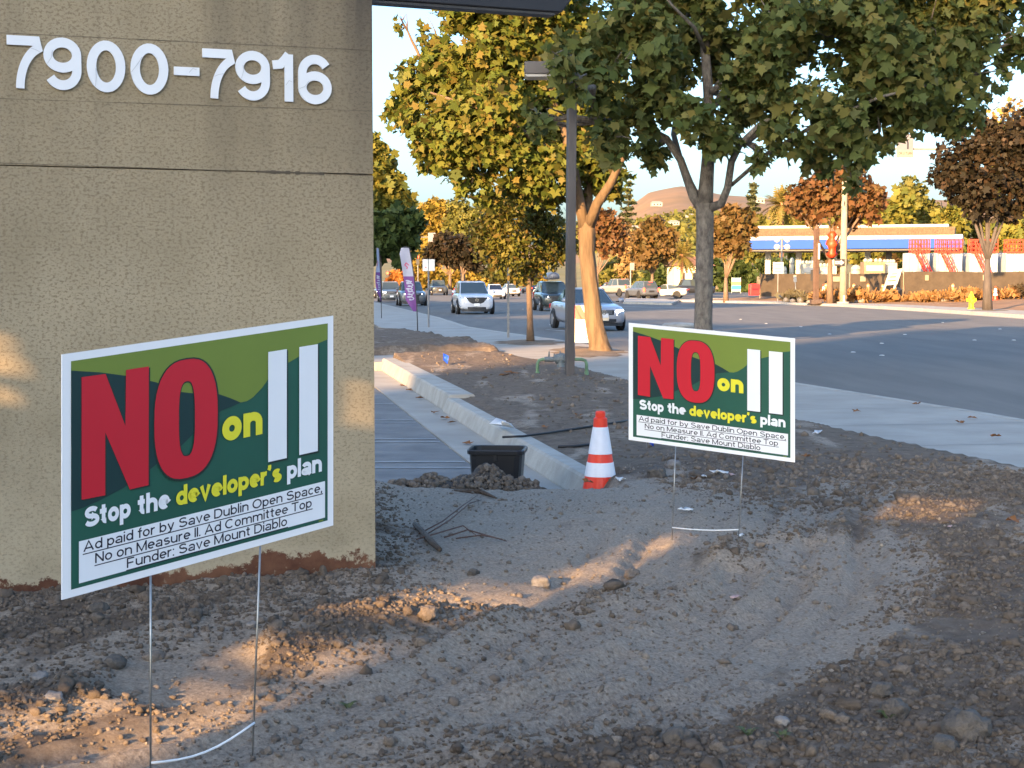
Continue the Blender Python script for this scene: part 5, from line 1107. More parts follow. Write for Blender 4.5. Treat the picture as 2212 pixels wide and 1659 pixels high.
# conifers
lm_con = leafmat('conifer needles', [(.06, .08, .04), (.09, .1, .05), (.12, .12, .05)], .15)
def conifer(px, pyt, pyb, Y, w, label, seed, n=2600, tiers=13):
    b = at(px, 625, Y); t = at(px, pyt, Y); r = empty('conifer_tree', b, 0, label, 'conifer', 'background conifers'); H = (t-b).z; z0 = (at(px, pyb, Y)-b).z; k = Y/FPX
    mb = MB(); mb.tube([(0, 0, 0), (0, 0, H)], [.35, .05], 8); rr = random.Random(seed); pts = []; g = np.random.default_rng(seed)
    for i in range(tiers):
        z = z0+(H-z0)*(i/tiers)**.95; L_ = w*k*(1-i/tiers)**.8+.15
        for q in range(7):
            az = rr.uniform(0, 2*PI); l = L_*rr.uniform(.6, 1.1); e = Vector((math.cos(az)*l, math.sin(az)*l, z+l*rr.uniform(-.1, .18)))
            mb.tube([(0, 0, z), e], [.06, .015], 5); m = n//(tiers*7); s = g.uniform(.2, 1, m)[:, None]
            pts.append(np.array([0, 0, z])[None]*(1-s)+np.array(e)[None]*s+g.normal(0, .22*l*.35, (m, 3))*np.array([1, 1, .35]))
    mb.build('trunk', m_bark, r); leaves('crown', np.concatenate(pts), .6, 'clump', lm_con, r, None, .2, seed, 2.0)
conifer(1624, 388, 560, 300, 26, 'thin layered conifer left of the tall palm', 1)
conifer(1962, 370, 560, 320, 64, 'wide layered cedar rising behind the canopy', 2, 4200, 11)
conifer(1356, 385, 560, 330, 30, 'dark conifer glimpsed right of the lamp post', 6)
# ------------------------------------------------------------------ hills and far houses
hx_, hy_ = np.meshgrid(np.linspace(-500, 1500, 240), np.linspace(700, 2600, 120))
prof = np.interp(hx_/hy_*3322+1106, [300, 900, 1250, 1330, 1400, 1470, 1560, 1700, 1900, 2300, 2700], [18, 24, 40, 62, 84, 90, 82, 78, 80, 70, 60])
Hh = (prof*1.18)*ss(700, 1750, hy_)*(1-.35*ss(1800, 2600, hy_))+10*fbm(hx_, hy_, 1/160, 50)*ss(700, 1300, hy_)
m_hill = M('hill grass', (.23, .135, .068), .95, .2, .018, .6, .03, col2=(.14, .095, .05))
tag(grid_mesh('hills', hx_, hy_, Hh, m_hill), kind='structure')
lowm = M('hill orchard', (.2, .16, .06), .95, .3, .02, col2=(.1, .1, .035))
lx_, ly_ = np.meshgrid(np.linspace(-100, 900, 140), np.linspace(420, 1300, 90)); lz_ = 44*ss(420, 1250, ly_)*np.interp(lx_/ly_*3322+1106, [1250, 1380, 1500, 1700], [.4, 1.0, 1.2, .9])+5*fbm(lx_, ly_, 1/60, 55)
tag(grid_mesh('foothills', lx_, ly_, lz_-1, lowm), kind='structure')
def lzf(x, y): return float(44*ss(420, 1250, y)*np.interp(x/y*3322+1106, [1250, 1380, 1500, 1700], [.4, 1.0, 1.2, .9])+5*fbm(x, y, 1/60, 55)-1)
g = np.random.default_rng(9); n = 520; yy = g.uniform(450, 1250, n); pxs = g.uniform(1330, 1660, n); xx = (pxs-1106)/3322*yy
blobs = [((x, y, lzf(x, y)+3.2), (g.uniform(3, 6), 4, g.uniform(3, 6))) for x, y in zip(xx, yy)]
P, d = blobpts(blobs, 15000, 77, .5, .2, .3)
tag(leaves('hillside_woods', P, 2.2, 'clump', lm_mg, None, d, .1, 78), kind='stuff')
m_cream = M('cream stucco', (.62, .54, .38), .8, .08, .5); m_tile = M('brown roof tile', (.2, .1, .06), .85, .25, .6)
m_win = M('window dark', (.03, .035, .04), .15, 0)
def house(px, py, Y, w, d_, h, label, roofc=None, wallc=None):
    p = at(px, py, Y); r = empty('house', p, .1, label, 'house', 'houses in the distance')
    w_ = MB().box((0, 0, h/2), (w, d_, h)).build('wall', wallc or m_cream, r)
    e = .5; MB().add([(-w/2-e, -d_/2-e, h), (w/2+e, -d_/2-e, h), (w/2+e, d_/2+e, h), (-w/2-e, d_/2+e, h), (-w/2+1, 0, h+h*.4), (w/2-1, 0, h+h*.4)], [(0, 1, 5, 4), (2, 3, 4, 5), (1, 2, 5), (3, 0, 4), (3, 2, 1, 0)]).build('roof', roofc or m_tile, r)
    for k in (-.28, .05, .32): MB().box((w*k, -d_/2-.01, h*.5), (w*.13, .06, h*.4)).build('window', m_win, r)
house(1488, 624, 215, 5.2, 5, 3.2, 'cream house behind the short palm')
m_pale = M('pale wall', (.3, .28, .25), .8, .05, .5)
for i, (px, py, Y, w) in enumerate([(1418, 446, 1180, 8), (1395, 500, 800, 6), (1455, 487, 900, 6), (1490, 470, 980, 5), (1372, 497, 820, 5), (1635, 440, 1150, 10)]):
    p = at(px, py, Y); house(px, py, Y, w, w*.7, w*.35, ['big white house high on the brown hill', 'pale house low on the hillside left', 'pale house among the trees mid slope', 'pale house right of the plane trunk on the slope', 'pale house at the left end of the slope', 'pale house just under the hill crest at right'][i], m_pale, m_pale)

# a far-off belt of trees down the left of the street
g = np.random.default_rng(21); bb = []
for k in range(46):
    x = g.uniform(-150, -24); y = 175+g.uniform(-12, 25); h = g.uniform(3.2, 6); bb.append(((x, y, h*.95), (g.uniform(3.5, 6), 4, h)))
P, d = blobpts(bb, 14000, 91, .5, .25, .5)
tag(leaves('distant_woods', P, .8, 'clump', lm_mg, None, d, .1, 92), kind='stuff')
# ------------------------------------------------------------------ across the road: station, tanks, fence, poles
m_blue2 = M('fascia blue', (.03, .085, .36), .85, .05, .5, spec=.15); m_cw = M('canopy white', (.46, .44, .39), .8, .04, .5); m_shake = M('shake roof', (.2, .125, .055), .9, .4, 1.6, .5, 5, stretch=(6, 1, 1)); m_soff = M('soffit', (.12, .11, .1), .7, .1)
YC_ = 150; k = YC_/FPX
pa, pb = at(1622, 537, YC_), at(2098, 537, YC_-6)
st = empty('gas_station_canopy', ((pa.x+pb.x)/2, YC_, 0), math.atan2(pb.y-pa.y, pb.x-pa.x), 'long fuel station canopy with a blue band and brown shake roof', 'canopy')
w = (pb-pa).length; z0 = pa.z; D = 9
MB().box((0, D/2, z0+.45), (w, D, .9)).build('blue_band', m_blue2, st)
MB().box((0, D/2, z0+1.1), (w+.1, D+.1, .4)).build('white_band', m_cw, st)
MB().prism([(-.2, z0+1.3), (1.8, z0+2.1), (D-1.8, z0+2.1), (D+.2, z0+1.3)], lambda u, v, h: (h, u, v), -w/2-.1, w/2-.7).build('roof', m_shake, st)
MB().box((-.6, D/2, z0+2.22), (w-1.4, D-3.4, .26)).build('ridge_cap', m_cw, st)
MB().box((0, D/2, z0-.1), (w-.6, D-.6, .2)).build('soffit', m_soff, st)
for x in (-w*.42, -w*.27, -w*.1, w*.06, w*.16, w*.4):
    MB().box((x, D*.45, z0/2), (.55, .55, z0)).build('column', m_cw if x < .1*w else m_soff, st)
# equipment yard
m_eq = M('equipment cream', (.36, .34, .27), .5, .1, 1); m_eqt = M('equipment tan', (.22, .16, .10), .7, .12, 1)
def eq(px0, px1, py0, py1, Y, label, mat, kind):
    a, b = at(px0, py1, Y), at(px1, py0, Y); w, h = b.x-a.x, b.z-.3
    r = empty('equipment_unit', ((a.x+b.x)/2, Y, .3), 0, label, 'equipment', 'equipment in the yard')
    if kind == 'tank':
        MB().lathe([(w*.5, 0), (w*.5, h*.9), (w*.3, h*.98), (.02, h)], n=18).build('shell', mat, r, smooth=True); MB().lathe([(w*.52, h*.45), (w*.52, h*.5)], n=18).build('hoop', m_gal, r); MB().lathe([(w*.52, h*.82), (w*.52, h*.86)], n=18).build('hoop', m_gal, r)
    else:
        MB().box((0, 0, h/2), (w, 1.6, h)).build('housing', mat, r, bevel=.05); MB().box((0, -.82, h*.82), (w*.8, .04, h*.16)).build('sign_panel', m_cw, r)
        MB().box((0, -.82, h*.42), (w*.5, .05, h*.5)).build('opening', m_win, r)
        for q in (-.35, -.1, .15, .35): MB().lathe([(.17, h), (.2, h+.15), (.1, h+.3), (.02, h+.33)], (w*q, 0, 0), 10).build('vent', m_eq, r, smooth=True)
eq(1730, 1760, 570, 600, 140, 'small cream pump unit left of the brown pole', m_eq, 'box'); eq(1768, 1800, 576, 600, 141, 'cream pump unit between the brown pole and the tree', m_eq, 'box')
eq(1862, 1908, 566, 600, 138, 'tan kiosk with a dark opening under the canopy', m_eqt, 'box'); eq(1906, 1934, 568, 600, 139, 'cream fuel dispenser right of the tan kiosk', m_eq, 'box'); eq(1838, 1860, 572, 600, 140, 'narrow cream unit right of the concrete pole', m_eq, 'tank')
eq(1705, 1716, 556, 600, 137, 'tall cream column tank near the floodlights', m_eq, 'tank'); eq(1690, 1700, 575, 600, 136, 'short cream tank beside the column tank', m_eq, 'tank')
# floodlight mast
p = at(1688, 600, 134); r = empty('floodlight_mast', p, 0, 'mast with four round floodlights before the blue band', 'floodlight'); kk = 134/FPX
MB().tube([(0, 0, -1), (0, 0, 85*kk)], .09, 8).build('mast', m_gal, r); MB().box((0, 0, 68*kk), (26*kk, .08, .08)).build('crossbar', m_gal, r); MB().box((0, 0, 82*kk), (24*kk, .08, .08)).build('crossbar', m_gal, r)
for x in (-11, 11):
    for z in (66, 82): MB().lathe([(.02, .2), (.18, .1), (.26, -.05), (.24, -.12), (.02, -.1)], (x*kk, -.1, z*kk), 14, 'y').build('lamp', m_cw, r, smooth=True)
# white frac tanks with red stairs and walkways
m_tank = M('tank white', (.42, .46, .48), .8, .07, 1.2); m_tank2 = M('tank rib grey', (.26, .31, .34), .8, .08, 1.2); m_rr = M('railing red', (.72, .05, .02), .45, .05, 2)
YT = 134; kk = YT/FPX
def tankunit(px0, px1, label, stair):
    a, b = at(px0, 600, YT), at(px1, 545, YT-2); w = b.x-a.x; h = b.z-.4
    r = empty('storage_tank', ((a.x+b.x)/2, YT, .4), -.02, label, 'tank', 'white storage tanks with red walkways')
    mb = MB(); mb.box((0, 1.5, h/2), (w*.97, 3, h))
    n = max(4, int(w/.55))
    sh_ = mb.build('shell', m_tank, r, bevel=.03); mb = MB()
    for i in range(n): mb.box((-w*.46+w*.92*i/(n-1), -.06, h/2), (.2, .16, h*.96))
    mb.build('rib', m_tank2, sh_)
    MB().box((0, .1, h+.05), (w, .9, .1)).build('walkway', m_rr, r)
    rl = MB(); t = .08
    for i in range(7): rl.box((-w*.48+w*.96*i/6, -.3, h+.6), (t, t, 1.1)); rl.box((-w*.48+w*.96*i/6, .5, h+.6), (t, t, 1.1))
    for z in (.4, .75, 1.12):
        rl.box((0, -.3, h+z), (w, t, t)); rl.box((0, .5, h+z), (w, t, t))
    rl.build('railing', m_rr, r)
    if stair:
        sx = -w*.5+.3; s = MB(); n = 9
        for sd_ in (-.35, .35): s.tube([(sx+1.9, -.75+sd_, .0), (sx, -.75+sd_, h)], .06, 6); s.tube([(sx+1.9, -.75+sd_, .95), (sx, -.75+sd_, h+1.0)], .04, 6)
        for i in range(n): s.box((sx+1.9*(1-i/n), -.75, h*i/n+.1), (.26, .7, .05))
        for i in range(0, n, 2):
            for sd_ in (-.35, .35): s.box((sx+1.9*(1-i/n), -.75+sd_, h*i/n+.5), (.04, .04, .95))
        s.build('stair', m_rr, r)
tankunit(1966, 2020, 'white tank at the left end with the first red stair', True); tankunit(2021, 2092, 'white tank with the second red stair', True); tankunit(2093, 2170, 'white tank with the third red stair behind the dark trunk', True); tankunit(2171, 2260, 'white tank at the right edge with a red rail on top', False)
mb = MB(); kk2 = 132/FPX
# screened fence
def screen():
    m = M('fence screen', (.05, .037, .025), .85, .3, 1.5); return m
m_scr = screen(); m_fpost = M('fence post', (.3, .24, .17), .7, .2, 3)
def fence(pts, h, label, notices):
    r = empty('screen_fence', (pts[0][0], pts[0][1], 0), 0, label, 'fence', 'screened fences'); o = Vector((pts[0][0], pts[0][1], 0)); P = [Vector(p)-o for p in pts]
    for a, b in zip(P[:-1], P[1:]):
        L_ = (b-a).length; n = max(1, int(L_/3)); d = (b-a)/n
        for i in range(n):
            q0, q1 = a+d*i, a+d*(i+1); sag = random.uniform(-.05, .04); m_ = 6; nn = Vector((-d.y, d.x, 0)).normalized()
            vs = []
            for j in range(m_+1):
                t = j/m_; p = q0.lerp(q1, t)+nn*.05*math.sin(PI*t)*random.uniform(-1, 1); vs += [p+Vector((0, 0, .08)), p+Vector((0, 0, h+sag*math.sin(PI*t)))]
            ob = MB().add(vs, [(2*j, 2*j+2, 2*j+3, 2*j+1) for j in range(m_)]).build('screen_panel', m_scr, r); ob.modifiers.new('t', 'SOLIDIFY').thickness = .015
            MB().tube([q0+Vector((0, .06, -.1)), q0+Vector((0, .06, h+.08))], .035, 6).build('post', m_fpost, r)
            if notices and random.random() < .6:
                c = q0.lerp(q1, random.uniform(.2, .8))-nn*.1+Vector((0, 0, h*.78)); MB().box(c, (random.uniform(.25, .6), .02, .4), rz=math.atan2(d.y, d.x)).build('notice', m_notice, r)
m_notice = M('weathered notice', (.26, .21, .15), .8, .2, 3)
fz = .35
def fp(px, Y, z=fz): q = at(px, 620, Y); return (q.x, Y, z)
fence([fp(1642, 127), fp(1740, 125), fp(1832, 123.5)], 1.95, 'brown screened fence left of the leaning board', True)
fence([fp(1836, 121.5), fp(1905, 120), fp(1952, 119)], 1.95, 'short stretch of screened fence behind the leaning board', True)
fence([fp(1952, 117.5), fp(2080, 115), fp(2330, 110)], 2.05, 'long brown screened fence at the right behind the hydrant', True)
# poles
m_cpole = M('concrete pole', (.27, .24, .19), .8, .15, 2); m_wpole = M('brown pole', (.11, .065, .042), .7, .25, 3)
p = at(1821, 656, 106); p.z = .15; kk = 106/FPX; r = empty('utility_pole', p, 0, 'tall round concrete pole with a black and white arrow sign', 'pole')
MB().lathe([(.42, 0), (.42, .12), (.3, .14)], n=16).build('footing', m_conc, r); MB().lathe([(.26, .1), (.23, 4), (.2, 260*kk), (.16, 262*kk)], n=16).build('shaft', m_cpole, r, smooth=True)
ow = MB().box((-11*kk, -.3, 88*kk), (22*kk, .03, 15*kk)).build('arrow_sign', M('sign black', (.015, .015, .02), .5, .05), r)
f = lambda u, v, h: ((-11+u)*kk, -.32-h, (88+v)*kk)
MB().prism([(-9.6, -3.3), (2.8, -3.3), (2.8, -6), (10.2, 0), (2.8, 6), (2.8, 3.3), (-9.6, 3.3)], f, 0, .006).build('arrow', m_cw, ow)
mb = MB(); write(mb, 'ONE WAY', .13, lambda u, v, h: f(-8.8+u*3.05, -1.5+v*4.2, h), .01); mb.build('lettering', m_ink, ow)
MB().box((0, -.27, 10*kk), (.12, .08, .5)).build('pole_box', m_cw, r); MB().box((.12, -.24, 14*kk), (.16, .06, .2)).build('pole_box', M('rust box', (.25, .1, .05), .8, .2), r)
p = at(1762, 656, 106); p.z = .15; r = empty('utility_pole', p, 0, 'brown square pole on a dark base left of the concrete pole', 'pole')
MB().box((0, 0, .1), (.72, .72, .34)).build('base', M('pole base', (.075, .05, .04), .8, .2), r, bevel=.04); MB().box((0, 0, 160*kk/2), (.3, .3, 160*kk), rz=.4).build('shaft', m_wpole, r); MB().lathe([(.18, 0), (.02, .35)], (0, 0, 160*kk), 8).build('cap', m_wpole, r)
MB().box((.14, -.2, 112*kk), (.13, .03, 1.1)).build('pale_tag', m_cw, r)
# orange wrapped bundle hanging in the fork
p = at(1797, 556, 106.4); r = empty('orange_cover', p, 0, 'orange plastic cover hanging in the russet tree between the poles', 'cover')
g = np.random.default_rng(4); mb = MB(); rings = []
for i in range(9):
    t = i/8; rr_ = .27*(.75+.35*math.sin(i*1.9)+.3*math.sin(PI*t))*(1 if t < .95 else .55); rings.append([Vector((rr_*(1+.3*math.sin(a*3+i)+.25*math.sin(a*7+i*2.3))*math.cos(a), rr_*math.sin(a), t*56*kk)) for a in np.linspace(0, 2*PI, 13)[:-1]])
mb.loft(rings).build('cover_sheet', M('cover orange', (.8, .05, .008), .5, .12, 2), r, smooth=True); MB().tube([(0, 0, 56*kk), (.05, 0, 70*kk)], .03, 6).build('cord', m_dark, r)
# bollards
for px, yb, yt, lb in ((1844, 642, 613, 'orange post just right of the concrete pole'), (1875, 642, 613, 'orange post left of the leaning board'), (1907, 640, 614, 'orange post behind the leaning board'), (2058, 642, 613, 'orange post alone before the long fence'), (1784, 640, 612, 'orange post hidden behind the russet tree trunk'), (1938+15, 650, 616, 'thin brown stake beside the dark litter bin')):
    Y = 110; a, b = at(px, yb, Y), at(px, yt, Y); rr_ = .1 if 'stake' not in lb else .06
    r = empty('marker_post', a, 0, lb, 'post', 'posts along the fence'); MB().lathe([(rr_, -.3), (rr_, b.z-a.z-.05), (rr_*.6, b.z-a.z), (.01, b.z-a.z+.01)], n=10).build('post', M('post orange', (.5, .2, .08), .6, .15) if 'stake' not in lb else m_wpole, r, smooth=True)
    if 'stake' not in lb: MB().lathe([(rr_+.004, (b.z-a.z)*.8), (rr_+.004, (b.z-a.z)*.88)], n=10).build('band', m_cw, r)
q = at(2150, 644, 100); cone((q.x, 100, q.z-.15), 'orange cone with a tall body right of the dark plum trunk', None, 1.3)
q = at(1779, 640, 112); cone((q.x, 112, q.z-.2), 'small orange cone left of the brown pole', None, 1.5)
# leaning board
a = at(1899, 650, 109); kk = 109/FPX; r = empty('site_board', a, 0, 'white board on two legs leaning to the right by the fence', 'sign'); f = lambda u, v, h: ((u)*kk+v*kk*.33, -h, v*kk)
for u in (0, 21): MB().prism([(u, 0), (u+4, 0), (u+4, 66), (u, 66)], f, -.05, .05).build('leg', m_cw, r)
bo = MB().prism([(-1, 33), (26, 36), (26, 70), (-1, 66)], f, .05, .08).build('board', m_cw, r)
for v0, u0, u1, hh in ((57, 7, 18, 1.6), (50, 5, 18, 2.6), (42, 3, 20, 2.2)): MB().prism([(u0, v0), (u1, v0+.6), (u1, v0+hh+.6), (u0, v0+hh)], f, .081, .084).build('print_line', m_wpole, bo)
# hydrant
a = at(2098, 666, 84.5); r = empty('fire_hydrant', (a.x, 84.5, .14), 0, 'bright yellow fire hydrant on the far pavement', 'hydrant'); m_hy = M('hydrant yellow', (.72, .68, .02), .45, .08, 4)
MB().lathe([(.2, 0), (.2, .06), (.13, .08), (.13, .6), (.17, .62), (.17, .66), (.14, .72), (.1, .82), (.05, .88), (.05, .95), (.01, .96)], n=16).build('barrel', m_hy, r, smooth=False)
for s in (-1, 1): MB().lathe([(.08, 0), (.08, .1), (.1, .1), (.1, .15), (.03, .16)], (s*.1, 0, .5), 12, 'x').build('nozzle', m_hy, r, loc=(0, 0, 0)) if s > 0 else MB().lathe([(.08, -.1), (.08, -.2), (.1, -.2), (.1, -.25), (.03, -.26)], (0, 0, .5), 12, 'x').build('nozzle', m_hy, r)
MB().lathe([(.1, -.1), (.1, -.22), (.12, -.22), (.12, -.27), (.03, -.28)], (0, 0, .42), 12, 'y').build('pumper_nozzle', m_hy, r)
# litter bin, red bin, banner stand, small signs
a = at(1938, 651, 109.5); r = empty('litter_bin', a, 0, 'dark litter bin right of the leaning board', 'bin'); MB().lathe([(.3, 0), (.34, .75), (.36, .76), (.36, .8), (.2, .95), (.02, 1.0)], n=16).build('bin_body', m_trim, r); MB().lathe([(.365, .4), (.365, .44)], n=16).build('bin_band', m_dark, r)
a = at(1629, 638, 124); r = empty('red_barrier', a, .2, 'red plastic barrier box at the left end of the fence', 'barrier'); m_rb = M('barrier red', (.75, .03, .03), .5, .1, 2)
MB().prism([(-.42, 0), (.42, 0), (.4, .9), (-.4, .9)], lambda u, v, h: (u, h, v), -.25, .25).build('barrier_body', m_rb, r, bevel=.06); MB().box((0, -.27, .5), (.5, .02, .1)).build('barrier_groove', m_red, r); MB().box((0, 0, .92), (.5, .2, .06)).build('barrier_cap', m_rb, r)
a = at(1590, 632, 126); r = empty('banner_stand', a, 0, 'small banner with an orange and teal print beside the pale forked trunk', 'banner')
MB().box((0, 0, .65), (.75, .05, 1.1)).build('panel', M('banner blue', (.3, .5, .65), .5, .1, 3), r); MB().box((0, -.03, .75), (.75, .02, .3)).build('print_orange', M('banner orange', (.75, .35, .12), .5, .1, 3), r); MB().box((0, -.03, .42), (.75, .02, .32)).build('print_teal', M('banner teal', (.03, .35, .45), .5, .1, 3), r)
for s in (-.36, .36): MB().box((s, 0, .6), (.04, .06, 1.3)).build('leg', m_cw, r)
a = at(1680, 646, 116); kk = 116/FPX; r = empty('road_sign', a, 0, 'white square sign on a thin post before the left fence', 'road sign'); MB().tube([(0, 0, -.2), (0, 0, 78*kk)], .04, 6).build('post', m_gal, r); pl_ = MB().box((0, -.05, 67*kk), (23*kk, .02, 25*kk)).build('sign_plate', m_cw, r)
for v in (59, 66, 74): MB().box((0, -.065, v*kk), (14*kk, .006, 1.2*kk)).build('print_line', m_eqt, pl_)
a = at(1720, 634, 120); r = empty('small_sign', a, .1, 'small tilted white notice on a stake in front of the fence shadow', 'sign'); MB().tube([(0, 0, -.2), (-.12, 0, 1.2)], .03, 6).build('stake', m_cw, r); MB().box((-.12, -.03, 1.15), (.25, .02, .5), ry=-.1).build('sign_plate', m_cw, r)
a = at(1756, 636, 121); r = empty('small_sign', a, 0, 'black panel on a stake beside the brown pole', 'sign'); MB().tube([(0, 0, -.2), (0, 0, 1.4)], .03, 6).build('stake', m_trim, r); MB().box((0, -.03, 1.5), (.4, .02, .85)).build('sign_plate', m_trim, r)
# overhead sign on the mast arm
YS = 88; kk = YS/FPX; a = at(1955, 315, YS); r = empty('overhead_sign', (a.x, YS, a.z), 0, 'left turn arrow sign hanging on a signal arm among the leaves', 'road sign'); m_sgrey = M('sign face', (.15, .15, .17), .5, .03)
pl_ = MB().box((0, 0, 0), (36*kk, .03, 50*kk)).build('sign_plate', m_sgrey, r, bevel=.01); f = lambda u, v, h: (u*kk, -.02-h, v*kk)
mb = MB(); ribbon(mb, [(6, -7)]+[(6, 4)]+arc(-1, 4.5, 7, 9, 0, 90, 8)+[(-4, 13.5)], False, 3.2, f, .004); mb.add([f(-11, 13.5, .005), f(-3.5, 19, .005), f(-3.5, 8, .005)], [(0, 1, 2)]); mb.build('turn_arrow', m_ink, pl_)
MB().prism([(-16.5, -24), (16.5, -24), (16.5, -9), (-16.5, -9)], f, .0, .004).build('lower_plate', M('lower plate', (.24, .22, .18), .8, .05), pl_)
mb = MB(); write(mb, 'OR U TURN', .11, lambda u, v, h: f(-14+u*5.6, -19+v*8, h), .006); mb.build('lettering', m_ink, pl_)
arm = empty('signal_arm', (at(2330, 322, YS).x, YS, .2), 0, 'grey signal mast arm reaching in from the right edge', 'signal arm'); za = a.z-.2-5*kk; xa = a.x-arm.location.x
MB().tube([(0, .15, za-.35), (xa*.5, .15, za-.08), (xa-1.6, .15, za)], [.13, .09, .06], 10).build('arm', m_gal, arm, smooth=True); MB().tube([(0, .15, 0), (0, .15, za)], [.17, .13], 12).build('mast', m_gal, arm, smooth=True)
# far signals down the street
YS = 235; kk = YS/FPX
p = at(884, 620, YS); r = empty('traffic_signal', (p.x, YS, 0), 0, 'far signal arm with a white sign and a dark signal head', 'traffic signal'); H = at(884, 513, YS).z
MB().tube([(0, 0, 0), (0, 0, H)], .14, 8).build('mast', m_gal, r); MB().tube([(0, 0, H), (70*kk, 0, H+.1)], .07, 8).build('arm', m_gal, r); MB().box((49*kk, -.1, H), (16*kk, .04, 20*kk)).build('sign_plate', m_sgrey, r)
sh = MB().box((69*kk, -.1, H-2*kk), (8*kk, .3, 22*kk)).build('signal_head', m_trim, r); MB().lathe([(.22, -.27), (.2, -.25), (.01, -.25)], (69*kk, 0, H+4*kk), 12, 'y').build('red_lamp', m_tl, sh)
for px, py, lb in ((903, 556, 'far red signal just right of the feather flag'), (838, 590, 'far red signal left of the feather flag')):
    p = at(px, 630, 200); r = empty('traffic_signal', (p.x, 200, 0), 0, lb, 'traffic signal', 'far traffic signals'); H = at(px, py, 200).z
    MB().tube([(0, 0, 0), (0, 0, H+.3)], .08, 8).build('mast', m_gal, r); sh = MB().box((0, -.2, H-.35), (.4, .3, 1.2)).build('signal_head', m_trim, r); MB().lathe([(.17, -.42), (.15, -.38), (.01, -.37)], (0, 0, H), 12, 'y').build('red_lamp', m_tl, sh)
# side street pole
a = at(1362, 638, 150); r = empty('sign_post', a, 0, 'thin grey sign post on the median left of the grey crossover', 'sign post'); MB().tube([(0, 0, 0), (0, 0, 70*150/FPX)], .07, 6).build('post', m_gal, r); MB().box((8*150/FPX*.5, -.05, 62*150/FPX), (8*150/FPX, .03, 16*150/FPX)).build('sign_plate', m_gal, r)
# dry shrubs and straw along the fence
lm_straw = leafmat('straw', [(.24, .13, .05), (.3, .17, .065), (.19, .105, .04), (.27, .14, .055)], .15)
g = np.random.default_rng(12)
for i, (px, py, Y, w_, h_) in enumerate([(1850, 640, 109, 18, 12), (1880, 645, 108, 22, 12), (1920, 645, 108, 18, 12), (1965, 648, 107, 22, 8), (2010, 645, 104, 26, 9), (2050, 642, 103, 24, 10), (2090, 640, 102, 28, 11), (2165, 640, 101, 24, 12), (2205, 636, 101, 28, 16), (1770, 640, 110, 16, 10), (1715, 642, 114, 22, 9), (1745, 645, 112, 16, 8), (1812, 645, 109, 14, 9), (2250, 640, 100, 30, 15)]):
    kk = Y/FPX; c = at(px, py, Y); n = 520
    x = g.normal(0, w_*.5*kk, n); y = g.normal(0, .5, n); z = np.abs(g.normal(0, .45, n))*h_*kk*np.exp(-(x/(w_*kk))**2)
    r = empty('dry_shrub', (c.x, c.y, c.z-.1), 0, None, 'shrub', 'dry shrubs along the fence'); r['label'] = 'straw coloured dry shrub in the row between far pavement and fence'
    leaves('foliage', np.stack([x, y, z], 1), .34, 'needle' if i % 2 else 'clump', lm_straw if i not in (10, 11) else leafmat('grey shrub', [(.1, .09, .05), (.15, .12, .07)], .1), r, None, -1.5, 300+i, .1)
    mb = MB(); [mb.tube([(0, 0, 0), (g.uniform(-.4, .4)*w_*kk, g.uniform(-.3, .3), h_*kk*.6)], .015, 4) for _ in range(6)]; mb.build('stems', m_stick, r)
for i, (px, py, Y, s) in enumerate([(1700, 648, 113, .25), (1730, 649, 112, .3), (1748, 652, 110, .2), (1862, 650, 108, .25), (2040, 650, 103, .25), (2080, 648, 102, .3), (2178, 640, 101, .35), (2150, 645, 101, .3), (1712, 650, 112, .22)]):
    v, f_ = ico(2); v = v*(.7+.5*noise3(v*1.5+i*7, 3))[:, None]; o = np_mesh('boulder', v*s*np.array([1.3, 1, .8]), f_.reshape(-1), np.full(len(f_), 3), m_stone, smooth=False); o.location = at(px, py, Y); o.rotation_euler.z = i
    tag(o, 'rough pale rock in the dry strip before the fence', 'rock', 'rocks in the dry strip')
# ------------------------------------------------------------------ unseen blocks added behind the viewer to shade and shape the low sun
SUX = Vector((math.cos(SUN_AZ), -math.sin(SUN_AZ), 0)); SUT = Vector((math.sin(SUN_AZ), math.cos(SUN_AZ), 0)); TAN = math.tan(SUN_EL)
NEAR, FAR = -8.0, -120.0
m_blocker = M('shop stucco', (.5, .4, .27), .85, .1, .8); m_blockercap = M('shop parapet', (.3, .2, .13), .8, .1)
def hz(z, t, T=FAR): return z+(t-T)*TAN               # height on the line T of the ray that reaches height z at distance t
srz = math.atan2(SUX.y, SUX.x)
def shade_block(s0, s1, h, label, T=FAR, holes=(), D_=12.0):
    """wall of an added shade block along the line T, with openings (s0, s1, z0, z1)"""
    c = SUX*s0+SUT*T; r = empty('shade_blocker', c, srz, label, 'blocker', 'unseen shade blocks behind the viewer'); mb = MB(); xs = sorted({s0, s1, *[q for hq in holes for q in hq[:2]]})
    for a, b in zip(xs[:-1], xs[1:]):
        hs = sorted([q for q in holes if q[0] <= a+1e-6 and q[1] >= b-1e-6], key=lambda q: q[2]); z = -.3
        mg = []
        for q in hs:
            if mg and q[2] <= mg[-1][3]+.02: mg[-1][3] = max(mg[-1][3], q[3])
            else: mg.append(list(q))
        hs = mg
        for q in hs: mb.box(((a+b)/2-s0, -D_/2, (z+q[2])/2), (b-a, D_, q[2]-z)); z = q[3]
        mb.box(((a+b)/2-s0, -D_/2, (z+h)/2), (b-a, D_, h-z))
    mb.build('wall', m_blocker, r); MB().box(((s1-s0)/2, -D_/2, h-.2), (s1-s0+.1, D_+.3, .5)).build('parapet', m_blockercap, r)
    if D_ > 2:
        for k in range(int((s1-s0)/6)):
            for fl in range(int(h/5)): MB().box((3+k*6, .03, 2.6+fl*4), (3.2, .06, 1.6)).build('window', m_win, r)
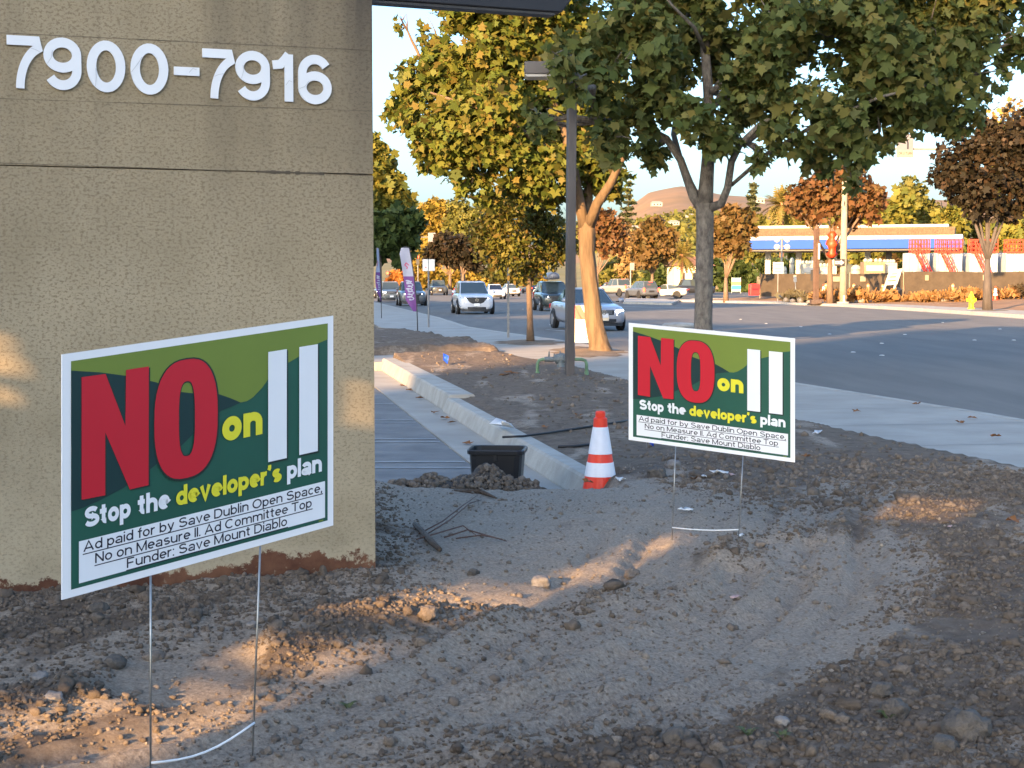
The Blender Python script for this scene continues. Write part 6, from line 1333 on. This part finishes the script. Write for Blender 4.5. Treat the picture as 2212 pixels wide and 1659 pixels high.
def hole(px0, px1, py0, py1, z=.3, grow=0):           # opening whose light falls on the ground inside a patch of soil
    pts = [gr(px, py, z) for px in (px0, px1) for py in (py0, py1)]; s_ = [p.dot(SUX) for p in pts]; t_ = [p.dot(SUT) for p in pts]
    c = [sum(s_)/4, sum(t_)/4]; w = (max(s_)-min(s_))*.36; h = (max(t_)-min(t_))*.36
    return (c[0]-w, c[0]+w, hz(z, c[1]-h, NEAR), hz(z, c[1]+h, NEAR))
H_ = [hole(-60, 330, 1500, 1640), hole(260, 560, 1470, 1560), hole(330, 560, 1580, 1690), hole(500, 830, 1375, 1440), hole(830, 1230, 1265, 1330), hole(1190, 1480, 1205, 1270), hole(1330, 1600, 1155, 1200), hole(1880, 2110, 1080, 1130)]
def whole(px0, px1, py0, py1):
    pts = []
    n_ = Vector((wd.y, -wd.x, 0)).normalized()
    for px in (px0, px1):
        for py in (py0, py1): d = ray(px, py); o = Vector((0, 0, CAMZ)); pts.append(o+d*((WA-o).dot(n_)/d.dot(n_)))
    s_ = [p.dot(SUX) for p in pts]; h_ = [hz(p.z, p.dot(SUT), NEAR) for p in pts]
    return (min(s_), max(s_), min(h_), max(h_))
H_ += [whole(-60, 20, 725, 760), whole(-40, 45, 775, 812), whole(-30, 25, 840, 872), whole(762, 795, 830, 930)] if True else [(-4.02, -3.82, hz(.8, 5.9, NEAR), hz(1.25, 5.9, NEAR)), (-5.3, -5.0, hz(.8, 4.9, NEAR), hz(1.2, 4.9, NEAR))]
cut = []
for q in H_:                                          # nothing shines on the near campaign sign
    for a, b in ((q[0], min(q[1], -2.9)), (max(q[0], -2.46), q[1])):
        if b-a > .03: cut.append((a, b, q[2], q[3]))
H_ = cut
shade_block(-7.2, .1, 4.9, 'added unseen screen behind the viewer, its small openings shaping sun patches', NEAR, H_, .12)  # unseen screen, added so its openings shape the sun patches
shade_block(-12.4, 14, hz(6.6, 24.5), 'tall added shade block, unseen behind the viewer, with one high passage', FAR, [(-6.4, -.8, hz(.1, 1), hz(1.6, 6))], 3)
shade_block(-18, -15.9, hz(.9, 32.9), 'low narrow added shade block left of the sunny gap')
shade_block(-24, -18, hz(0, 56), 'middle added shade block left of the sunny gap')
shade_block(-34, -24, hz(0, 61), 'slightly higher added shade block left of the middle one')
shade_block(-90, -34, hz(6.2, 84), 'long tall added shade block, unseen far to the left behind the viewer')
